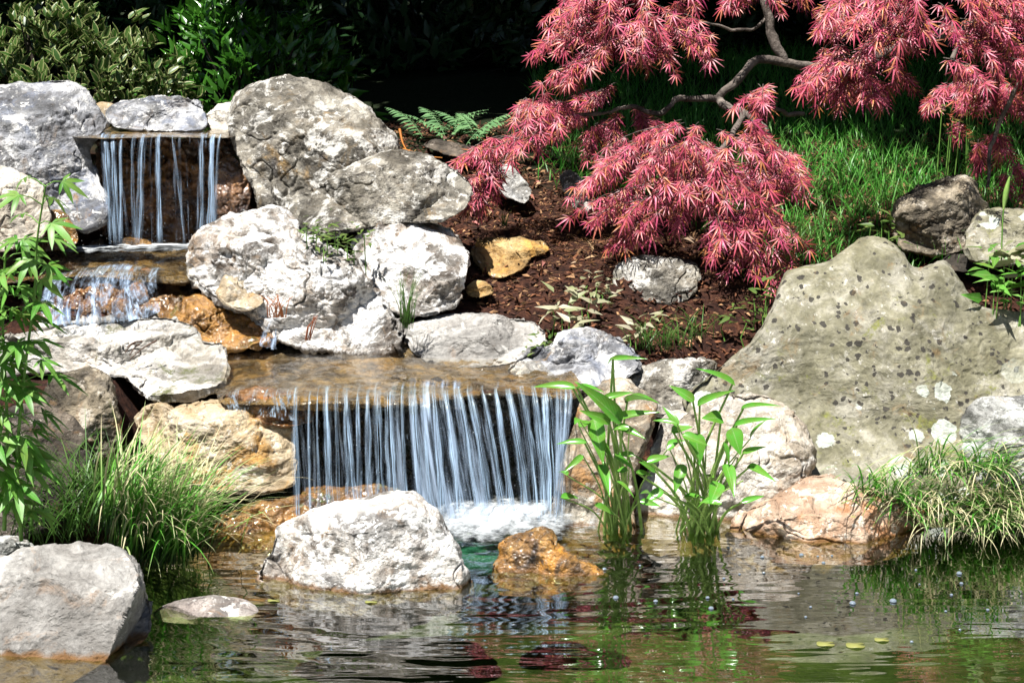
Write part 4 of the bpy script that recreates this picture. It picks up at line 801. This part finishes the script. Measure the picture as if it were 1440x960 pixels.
rosettes('large cream and green leaf weed between the two rocks at the right edge', 'pale_weed', 'plant', [(1412,372,5.55),(1420,362,5.58)], 5.6, 5, .10, M['pale_leaf'], LEAF, 28, width=1.6)
rosettes('dark green seedling with orange tips on the grass left of the dark boulder', 'seedling', 'plant', [(1225,318,6.1),(1240,312,6.1),(1250,325,6.08),(1262,335,6.05)], 6.1, 6, .06, M['ground_leaf'], LEAF, 29)
# tall grass spike at right
e = empty('seed_spike', at(np.array(1408), np.array(375), 5.6)); tag(e, 'single tall green seed spike rising at the right edge', 'plant')
G = Geo(); pts = spline(np.array([at(np.array(p[0]), np.array(p[1]), 5.6) for p in ((1408,375),(1410,310),(1414,275),(1420,248))]), 20); G.tube(pts, .0025, 6); G.build('stem', M['weedstem'], e)
G = Geo(); G.tube(pts[12:], np.sin(np.linspace(.2, 3, 8))*.008+.001, 8); G.build('flower_spike', M['pickstem'], e)

# ------------------------------------------------------------------ fern
M['fern'] = leaf_mat('fern_fronds', [(.12, .27, .11), (.20, .36, .16), (.14, .3, .11)], trans=.3)
e = empty('fern', at(np.array(640), np.array(205), 7.3)); tag(e, 'pale green fern in the shade at the top of the mulch slope', 'fern'); rg = np.random.default_rng(4)
for i in range(13):
    bx = rg.choice([600, 630, 655, 672]); a = at(np.array(bx), np.array(206), 7.3+rg.normal(0, .08)); az = rg.uniform(0, 6.28); L = rg.uniform(.22, .36)
    t = np.linspace(0, 1, 16); d = np.array([cos(az), sin(az)*.5, 0]); pts = a+d*(L*t**1.2)[:, None]*.8+np.array([0, 0, 1])*(L*(.8*t-.35*t*t))[:, None]; G = Geo(); G.tube(pts, np.linspace(.002, .0006, 16), 5)
    ln = .05*np.sin(np.pi*(t*.93+.05))**.8; sv = nrm(np.cross(d, [0, 0, 1.]))
    for sgn in (1, -1): G.inst(NARROW, pts, sgn*sv+d*.4+np.zeros((16, 1))+rg.normal(0, .08, (16, 3)), np.tile([0, -.5, 1.], (16, 1)), ln+.004, (ln+.004)*1.7)
    G.build('frond', M['fern'], e)

# ------------------------------------------------------------------ Japanese maple
M['bark'] = plain('maple_bark', (.26, .22, .19), .85, .2, (.05, .04, .035), 18, .02)
M['maple'] = leaf_mat('red_maple_leaves', [(.42, .05, .09), (.10, .012, .02), (.58, .09, .14), (.44, .05, .15), (.58, .15, .10), (.22, .022, .04), (.64, .13, .22), (.50, .20, .06), (.12, .016, .022), (.50, .06, .12)], trans=.12, rough=.4, spec=.45)
trunk0 = np.array([2.35, 7.25, float(gz(2.35, 7.25))-.05]); mp = empty('japanese_maple', trunk0); tag(mp, 'weeping red Japanese maple spreading over the slope at the upper right', 'tree')
def W_(*p): return at(np.array(p[0]), np.array(p[1]), p[2])
Tk = Geo(); Tk.tube(spline(np.array([trunk0, trunk0+[-.05, -.05, .35], trunk0+[.05, -.1, .8], trunk0+[-.1, -.2, 1.15]]), 24), np.linspace(.075, .045, 24), 12); Tk.build('trunk', M['bark'], mp)
top = trunk0+np.array([-.1, -.2, 1.15]); fork = trunk0+np.array([.0, -.1, .7])
limbs = [([fork, W_(1290,60,7.0), W_(1180,100,6.8), W_(1140,92,6.7), W_(1105,90,6.6), W_(1065,88,6.55), W_(1030,118,6.5), W_(1008,140,6.5)], .028, .015),
         ([W_(1008,140,6.5), W_(985,138,6.48), W_(950,140,6.45), W_(925,158,6.4), W_(890,150,6.4), W_(840,160,6.4)], .014, .006),
         ([W_(1008,140,6.5), W_(1030,152,6.42), W_(1045,162,6.36), W_(1030,190,6.3), W_(1000,240,6.15)], .016, .008),
         ([W_(1045,162,6.36), W_(1075,185,6.3), W_(1090,230,6.2), W_(1060,300,6.05)], .012, .005),
         ([W_(985,180,6.4), W_(960,182,6.4), W_(930,200,6.3), W_(900,240,6.2), W_(880,290,6.1)], .010, .004),
         ([W_(840,160,6.4), W_(800,168,6.4), W_(760,185,6.4), W_(720,215,6.4), W_(690,245,6.35)], .008, .003),
         ([W_(1130,160,6.7), W_(1100,158,6.65), W_(1075,148,6.6), W_(1050,150,6.5)], .010, .006),
         ([W_(1105,90,6.6), W_(1085,50,6.6), W_(1078,10,6.6), W_(1060,-50,6.6), W_(980,-60,6.5), W_(900,-30,6.45), W_(850,40,6.4)], .02, .008),
         ([W_(1080,20,6.6), W_(1060,40,6.6), W_(1020,38,6.58), W_(985,30,6.55), W_(940,20,6.5)], .007, .003),
         ([top, W_(1330,-60,6.9), W_(1250,-40,6.6), W_(1200,30,6.4)], .03, .01), ([top, W_(1400,-60,6.6), W_(1380,20,6.3), W_(1340,80,6.2)], .03, .008), ([top, W_(1460,-40,6.6), W_(1440,100,6.4), W_(1400,180,6.4), W_(1390,260,6.3)], .02, .006)]
Bk = Geo()
for pts, r0, r1 in limbs:
    q = spline(np.array([np.asarray(p, float) for p in pts]), 50); q += np.stack([fbm(q*9, 3, 3), fbm(q*9, 4, 3), fbm(q*9, 5, 3)], -1)*.012; Bk.tube(q, np.linspace(r0, r1, 50)*(1+.15*fbm(q*30, 6, 2)), 9)
Bk.build('limb', M['bark'], mp)
def inpoly(pts, poly):
    x, y = pts[:, 0], pts[:, 1]; c = np.zeros(len(pts), bool); n = len(poly)
    for i in range(n):
        x1, y1 = poly[i]; x2, y2 = poly[i-1]
        c ^= ((y1 > y) != (y2 > y)) & (x < (x2-x1)*(y-y1)/(y2-y1+1e-9)+x1)
    return c
rgm = np.random.default_rng(17); Lf = Geo(); Tw = Geo()
regions = [ # polygon of leaf mass, Y near/far, number of sprays, horizontal pull
 ([(790,-30),(1000,-30),(985,20),(990,70),(960,95),(900,95),(860,130),(815,105),(780,75)], 6.2, 6.5, 74, -.1),
 ([(815,90),(850,100),(860,145),(830,160),(800,130)], 6.25, 6.45, 12, -.2),
 ([(790,130),(880,135),(940,165),(960,200),(870,210),(800,185)], 6.62, 6.85, 30, -.1),
 ([(690,165),(770,135),(810,140),(780,180),(720,205),(680,255),(660,275),(665,230)], 6.25, 6.45, 30, -.8),
 ([(660,240),(700,225),(715,240),(690,280),(665,290)], 6.25, 6.4, 10, -.5),
 ([(850,225),(880,195),(940,180),(1000,190),(1040,160),(1075,165),(1090,200),(1120,225),(1095,260),(1105,300),(1100,345),(1060,360),(1020,345),(960,335),(930,300),(870,310),(835,280)], 5.95, 6.3, 165, 0),
 ([(1040,345),(1110,330),(1105,370),(1080,400),(1050,370)], 5.95, 6.1, 14, .1),
 ([(870,320),(930,310),(945,330),(905,345)], 6.0, 6.2, 8, -.1),
 ([(1150,-30),(1460,-30),(1460,110),(1400,115),(1340,110),(1290,90),(1240,95),(1190,100),(1140,85),(1170,50)], 6.0, 6.4, 120, 0),
 ([(1130,80),(1200,85),(1290,100),(1280,130),(1180,130),(1140,110)], 6.15, 6.4, 26, -.2),
 ([(1310,130),(1460,90),(1460,280),(1400,270),(1360,200)], 6.45, 6.8, 40, .2),
 ([(1040,128),(1075,122),(1085,140),(1060,150)], 6.2, 6.3, 4, 0),
 ([(1000,-30),(1150,-30),(1100,0),(1020,10)], 6.4, 6.6, 14, 0)]
for poly, ya, yb, ns, pull in regions:
    poly = np.array(poly, float); lo, hi = poly.min(0), poly.max(0); c = poly.mean(0); k = 0; Y_seed = float(len(poly))+.5
    while k < ns:
        p = rgm.uniform(lo, hi)
        if not inpoly(p[None], poly)[0]: continue
        if vnoise(np.array([p[0]/60., (p[1]-.35*abs(p[0]-c[0]))/20., Y_seed]), 33) < -.05: continue
        k += 1; rx = (p[0]-c[0])/(hi[0]-lo[0])*2; ry = (p[1]-c[1])/(hi[1]-lo[1])*2
        Y = ya+(yb-ya)*(np.clip(.35*rx*rx+.4*(1-ry)/2+rgm.normal(0, .25), 0, 1)); A = W_(p[0], p[1], Y)
        out_ = np.array([rx*1.15+pull+rgm.normal(0, .35), -.45+rgm.normal(0, .35), 0]); L = rgm.uniform(.10, .20); nseg = 7; t = np.linspace(0, 1, nseg)
        pts = A+out_*(L*.8*t)[:, None]-np.array([0, 0, 1])*(L*(.05*t+.5*t*t))[:, None]; pts -= (pts[-1]-pts[0])*.45
        Tw.tube(pts, np.linspace(.0018, .0007, nseg), 4); nlf = rgm.integers(8, 13)
        tt = np.linspace(.1, 1, nlf)*(nseg-1); i0 = np.clip(tt.astype(int), 0, nseg-2); fr = (tt-i0)[:, None]; pos = pts[i0]*(1-fr)+pts[i0+1]*fr
        sgn = np.where(np.arange(nlf) % 2 == 0, 1, -1)[:, None]; T = nrm(pts[-1]-pts[0]); side = nrm(np.cross(T, [0, .3, 1.]))
        d = side*sgn*rgm.uniform(.2, .9, (nlf, 1))+T*.75+np.array([0, -.25, -.5])+rgm.normal(0, .22, (nlf, 3)); nm = np.array([-.15, -.8, .9])+rgm.normal(0, .35, (nlf, 3))
        s = rgm.uniform(.036, .066, nlf); h = rgm.uniform(size=nlf) < .6; pos = pos+nrm(d)*.012
        if h.any(): Lf.inst(MAPLE, pos[h], d[h], nm[h], s[h])
        if (~h).any(): Lf.inst(MAPLE2, pos[~h], d[~h], nm[~h], s[~h]*1.05)
Lf.build('crown', M['maple'], mp); tag(Tw.build('twigs', M['bark'], mp), kind='stuff')
# little red-leaved barberry-like sprig hanging at right
M['redleaf'] = leaf_mat('red_and_green_small_leaves', [(.4, .05, .03), (.3, .1, .04), (.15, .2, .05), (.5, .12, .1), (.1, .15, .04)], trans=.3)
rosettes('small shrub with red and green leaves under the right side of the maple', 'red_leaved_shrub', 'shrub', [(1325,150,6.5),(1340,165,6.5),(1360,150,6.5),(1375,170,6.5),(1350,185,6.45),(1335,190,6.45),(1385,150,6.5),(1420,130,6.5),(1365,140,6.5)], 6.5, 10, .035, M['redleaf'], LEAF, 31)
# blue plant tag on the branch
G = Geo(); G.add(np.array([W_(1050,172,6.33), W_(1068,166,6.33), W_(1072,172,6.33), W_(1056,179,6.33), W_(1050,172,6.336), W_(1068,166,6.336), W_(1072,172,6.336), W_(1056,179,6.336)]), np.array([(0,2,1),(0,3,2),(4,5,6),(4,6,7),(0,1,5),(0,5,4),(1,2,6),(1,6,5),(2,3,7),(2,7,6),(3,0,4),(3,4,7)]))
tag(G.build('plant_tag', plain('blue_plastic', (.02, .06, .35), .4, .4), smooth=False, origin=W_(1060,172,6.33)), 'small blue plastic tag hanging in the maple branches', 'tag')
# orange root / twigs
G = Geo()
for pts in ([(566,210,6.6),(580,214,6.6),(600,220,6.6),(622,222,6.6)], [(575,212,6.6),(590,222,6.58),(612,224,6.58)], [(562,182,6.7),(566,200,6.65),(572,212,6.6)]):
    G.tube(spline(np.array([W_(*p) for p in pts]), 14), np.linspace(.006, .002, 14), 6)
tag(G.build('twig', plain('orange_root', (.5, .2, .03), .6, .3, (.35, .12, .02)), None, W_(566,210,6.6)), 'orange bare root lying behind the wedge shaped boulder', 'root')
G = Geo()
for i in range(14):
    x0 = 388+RNG.uniform(-12, 14); G.tube(np.array([W_(x0,446,5.38), W_(x0+RNG.normal(0,4),432,5.36), W_(x0+RNG.normal(0,9),420-RNG.uniform(0,8),5.36)]), [.002, .0016, .0008], 5)
tag(G.build('dead_grass', plain('orange_dead_stalks', (.55, .2, .08), .6, .3, (.4, .14, .05)), None, W_(388,446,5.38)), 'orange red dead stalks at the foot of the knobbly boulder', 'dead grass')
G = Geo()
for i in range(7):
    x0 = 433+RNG.uniform(-4, 4); G.tube(np.array([W_(x0,478,5.36), W_(x0+RNG.normal(4,3),460,5.34), W_(x0+10+RNG.normal(0,4),444,5.34)]), [.002, .0016, .0008], 5)
tag(G.build('dead_grass', plain('brown_dead_stalks', (.35, .12, .06), .6, .3), None, W_(433,478,5.36)), 'brown dead stalks hanging on the dark side of the knobbly boulder', 'dead grass')
G = Geo()
for (a, c_) in (((183,505),(220,479)), ((178,488),(200,480)), ((182,500),(196,484)), ((176,496),(190,482))):
    G.tube(spline(np.array([W_(*a,5.255), W_((a[0]+c_[0])/2,(a[1]+c_[1])/2-3,5.265), W_(*c_,5.29)]), 8), np.linspace(.0012, .003, 8), 5)
tag(G.build('twig', plain('brown_twig', (.12, .07, .05), .8, .2), None, W_(183,505,5.255)), 'small brown twig hanging over the edge of the pale slab', 'twig')

# ------------------------------------------------------------------ shrubs and woods behind
M['varieg'] = leaf_mat('variegated_leaves', [(.035, .09, .015), (.05, .12, .02), (.08, .14, .03)], trans=.25, rough=.35, edge=(.36, .38, .16))
M['darkleaf'] = leaf_mat('dark_evergreen_leaves', [(.02, .055, .015), (.03, .075, .02), (.02, .06, .02), (.045, .10, .03)], trans=.2, rough=.35, spec=.5)
M['glossleaf'] = leaf_mat('glossy_green_leaves', [(.03, .12, .012), (.06, .19, .02), (.03, .11, .012)], trans=.25, rough=.25, spec=.6)
M['trunkdark'] = plain('dark_trunk_bark', (.06, .05, .04), .9, .1, (.03, .025, .02), 12, .03)
def shrub(label, name, cx_, Y, rx, ry, h, nros, mat, size, seed, templ=NARROW, zmin=None, nl=9, cat='shrub', width=1.):
    rg = np.random.default_rng(seed); z0 = float(gz(cx_, Y)); e = empty(name, (cx_, Y, z0)); tag(e, label, cat); G = Geo(); St = Geo()
    d = rdir(nros, rg); d[:, 2] = np.abs(d[:, 2])*.95; d[:, 1] = -np.abs(d[:, 1])*.9+rg.uniform(0, .5, nros); rr = rg.uniform(.62, 1.02, nros)[:, None]+.12*vnoise(d*4, seed)[:, None]
    P = np.array([cx_, Y, z0])+d*rr*np.array([rx, ry, h])
    for p, dd in zip(P, d):
        n = nl; az = rg.uniform(0, 6.28, n); ax0 = nrm(dd+np.array([0, -.2, .6])); u = nrm(np.cross(ax0, [.3, .2, 1])); v = np.cross(ax0, u); sp = rg.uniform(.4, 1.1, n)[:, None]
        dirs = ax0+sp*(np.cos(az)[:, None]*u+np.sin(az)[:, None]*v); s = rg.uniform(.6, 1.15, n)*size; G.inst(templ, p+rg.normal(0, size*.25, (n, 3)), dirs, np.tile(ax0, (n, 1))+rg.normal(0, .2, (n, 3)), s, s*width)
    for i in range(0, nros, max(1, nros//40)): St.tube(np.array([[cx_, Y, z0], np.array([cx_, Y, z0])*.4+P[i]*.6-[0, 0, .05], P[i]]), [.012, .007, .003], 5)
    G.build('foliage', mat, e); St.build('stem', M['trunkdark'], e); return e
shrub('variegated cream edged shrub behind the big blue grey boulder', 'variegated_shrub', -1.95, 7.3, .62, .42, .58, 360, M['varieg'], .062, 41, OVAL)
shrub('dark leaved shrub behind the pale oval rock of the upper lip', 'evergreen_shrub', -1.15, 7.6, .5, .4, .62, 190, M['glossleaf'], .085, 42, LEAF)
shrub('tall glossy shrub rising behind the variegated shrub', 'evergreen_shrub', -1.75, 8.5, .9, .5, .9, 380, M['darkleaf'], .11, 43, LEAF)
shrub('dark glossy shrub behind the tall domed boulder', 'evergreen_shrub', -.45, 9.2, .9, .6, .85, 300, M['darkleaf'], .12, 44, LEAF)
shrub('dark shrub at the top of the slope behind the fern', 'evergreen_shrub', .5, 9.8, .9, .6, .8, 260, M['darkleaf'], .12, 45, LEAF)
shrub('dark shrub behind the maple limb in the deep shade', 'evergreen_shrub', 1.9, 10.6, 1.2, .6, .6, 260, M['darkleaf'], .12, 46, LEAF)
shrub('dark shrub in the deep shade at the far right', 'evergreen_shrub', 3.3, 9.6, 1., .7, .9, 260, M['darkleaf'], .12, 47, LEAF)
# woods: trunks + unseen canopies shaped to throw the slope's shade
trees = [(-3.4, 9.6, .16), (-1.6, 10.4, .14), (-.9, 11.6, .2), (.75, 11.0, .15), (2.9, 11.8, .2), (4.6, 9.4, .16), (-5.2, 11., .2), (1.2, 13.2, .22)]
BIG = lance(.5, .05, .15, 2)
def shade(xp, yp):   # part of the slope that the crown foliage is shaped to shade
    lim = np.interp(xp, [-3, -2.2, -1.2, -.8, .1, .25, .7, 1.0, 1.4, 1.8, 2.2, 3.], [7.9, 7.8, 7.6, 7.05, 7.0, 6.74, 6.74, 7.5, 7.6, 6.95, 6.5, 6.4])
    return yp > lim
tot = 0
for i, (tx, ty, r) in enumerate(trees):
    rg = np.random.default_rng(60+i); z0 = float(gz(tx, ty)); e = empty('woodland_tree', (tx, ty, z0))
    tag(e, ['tree trunk in the dark wood at the upper left', 'thin dark trunk behind the upper waterfall shrubs', 'dark tree trunk behind the tall domed boulder', 'dark tree trunk behind the maple top', 'dark tree trunk behind the maple limb', 'dark tree at the far right of the wood', 'dark tree at the far left of the wood', 'tree deep in the dark wood behind the maple'][i], 'tree')
    G = Geo(); pts = spline(np.array([[tx, ty, z0-.1], [tx+rg.normal(0, .05), ty, z0+1.2], [tx+rg.normal(0, .2), ty-.2, z0+2.6], [tx+rg.normal(0, .3), ty-.4, z0+4.5]]), 24); G.tube(pts, np.linspace(r, r*.4, 24), 12)
    for k in range(9):
        a = pts[10+k]; G.tube(np.array([a, a+np.array([rg.normal(0, 1), rg.normal(-.6, .7), .4]), a+np.array([rg.normal(0, 1.8), rg.normal(-1.3, 1.2), .7])]), [r*.3, r*.18, .02], 6)
    G.build('trunk', M['trunkdark'], e)
    n = 9000; P = np.stack([tx+rg.uniform(-3, 3, n), ty+rg.uniform(-4.6, 3, n), rg.uniform(2.7, 5.4, n)], -1)
    # foliage exists where this crown's sun shadow falls on the shaded part of the slope
    s = (P[:, 2]-1.15)/-SUN_TRAVEL[2]; xp = P[:, 0]+SUN_TRAVEL[0]*s; yp = P[:, 1]+SUN_TRAVEL[1]*s
    k = shade(xp, yp+.18*vnoise(np.stack([xp*4, yp*4, xp*0], -1), 9)); fl = vnoise(np.stack([xp*2.6, yp*2.6, xp*0], -1), 19); k &= ~((fl > .27) & (yp < 9) & (xp < -.6)); k &= ~((np.hypot(xp+.2, yp-7.3) < .45)); P = P[k]; n = len(P); d = rdir(n, rg)  # gaps cut in the crowns to let sun onto shrubs and fern
    G = Geo(); G.inst(BIG, P, d, np.array([0, 0, 1])+rg.normal(0, .5, (n, 3)), rg.uniform(.18, .34, n)); G.build('crown', M['darkleaf'], e); tot += n
rg = np.random.default_rng(5); G = Geo(); n = 9000; th = rg.uniform(0, 2*pi, n); rr = rg.uniform(10, 14, n); P = np.stack([rr*np.cos(th), 4+rr*np.sin(th), rg.uniform(.2, 9, n)], -1); P = P[(P[:, 1] < 7) & ~((P[:, 1] < 2) & (P[:, 2] > 7))]; n = len(P)  # unseen leaf ring added round the pond to cut low skylight
G.inst(BIG, P, rdir(n, rg), nrm(np.array([0, 4, 2.])-P)+rg.normal(0, .3, (n, 3)), rg.uniform(.7, 1.2, n)); tag(G.build('woodland', M['darkleaf']), 'dark wood standing round the near sides of the pond', 'wood', kind='stuff')
# understorey filling the far wood
G = Geo(); rg = np.random.default_rng(99); n = 26000; P = np.stack([rg.uniform(-7, 7, n), rg.uniform(11.5, 14.5, n), rg.uniform(1.1, 4.2, n)], -1); G.inst(BIG, P, rdir(n, rg), np.array([0, -1., .4])+rg.normal(0, .5, (n, 3)), rg.uniform(.12, .26, n))
tag(G.build('undergrowth', M['darkleaf']), 'dense dark undergrowth filling the shaded wood', 'undergrowth', kind='stuff')

# ------------------------------------------------------------------ floating things
M['pad'] = plain('yellow_green_leaf', (.24, .25, .08), .5, .3, (.22, .22, .06))
DISC = (np.array([(0, 0, 0)]+[(.5*cos(a)*(.9+.1*sin(3*a)), .5+.5*sin(a), .0) for a in np.linspace(0, 2*pi, 14, endpoint=False)])+np.array([0, 0, 0]), None, None)
for lab, (x, y, rx, ry) in {'yellow green leaf floating on the pond, leftmost of three': (1161,906,.022,.008), 'yellow green leaf floating on the pond, middle of three': (1203,908,.023,.009), 'yellow green leaf floating on the pond, rightmost of three': (1240,900,.018,.006),
                           'small yellow leaf floating just below the white boulder': (522,847,.016,.004), 'tiny yellow leaf on the water beside the low flat stone': (385,845,.016,.004)}.items():
    c = atz(np.array(x), np.array(y), .0); a = np.linspace(.25, 2*pi-.15, 22); V = np.vstack([c+[rx*.2, 0, .0035]]+[c+[rx*cos(q), ry*sin(q)*2.2, .003+.0015*sin(3*q)] for q in a]); V = np.vstack([V, V-[0, 0, .0012]]); k = len(a)+1
    Fc = [(0, i, i+1) for i in range(1, k-1)]+[(k, k+i+1, k+i) for i in range(1, k-1)]+[(i, k+i, k+i+1) for i in range(1, k-1)]+[(i, k+i+1, i+1) for i in range(1, k-1)]
    tag(link('floating_leaf', mesh_from('floating_leaf', V, np.array(Fc)), M['pad'], None, c), lab, 'floating leaf')
M['bubble'] = plain('bubble_film', (.05, .07, .09), .04, 1., (.3, .36, .42), 60, coat=1.)
u, v = np.meshgrid(np.linspace(0, 2*pi, 14, endpoint=False), np.linspace(0, pi/2, 6)); BV = np.stack([np.cos(u)*np.cos(v), np.sin(u)*np.cos(v), np.sin(v)*.8], -1).reshape(-1, 3)
bf = []
for i in range(5):
    for j in range(14): a = i*14+j; c_ = i*14+(j+1) % 14; bf.append((a, c_, c_+14, a+14))
bme = mesh_from('bubble', BV, np.array(bf)); bme.materials.append(M['bubble'])
spots = [(1199,848,5.5),(1256,845,6),(1024,770,3.5),(1072,783,4),(1127,780,4.5),(1150,782,2.5),(1158,791,3.5),(1170,781,2.5),(1074,805,3),(1018,813,3),(1040,807,2.5),(995,840,3.5),(1000,855,4.5),(1031,842,2.5),(1205,834,3),(1140,853,2.5),(1133,867,2.5),(1288,801,2.5),(1349,806,5),(1352,820,3.5),(1338,836,3),(1330,859,2.5),(1389,857,3),(1350,885,2.5),(1282,902,3),(1308,742,3),(1345,740,2.5),(1380,748,2.5),(866,840,5),(922,845,4),(850,800,4),(900,795,2.5),(1293,821,2),(1123,834,2)]
for x, y, r in spots:
    o = bpy.data.objects.new('bubble', bme); S.collection.objects.link(o); o.location = tuple(atz(np.array(x), np.array(y), .001)); s = r/F*4.2*.9; o.scale = (s, s, s)
    tag(o, 'clear bubble floating on the right half of the pond', 'bubble', 'bubbles floating on the pond')
print('leaves', tot, 'objects', len(bpy.data.objects))
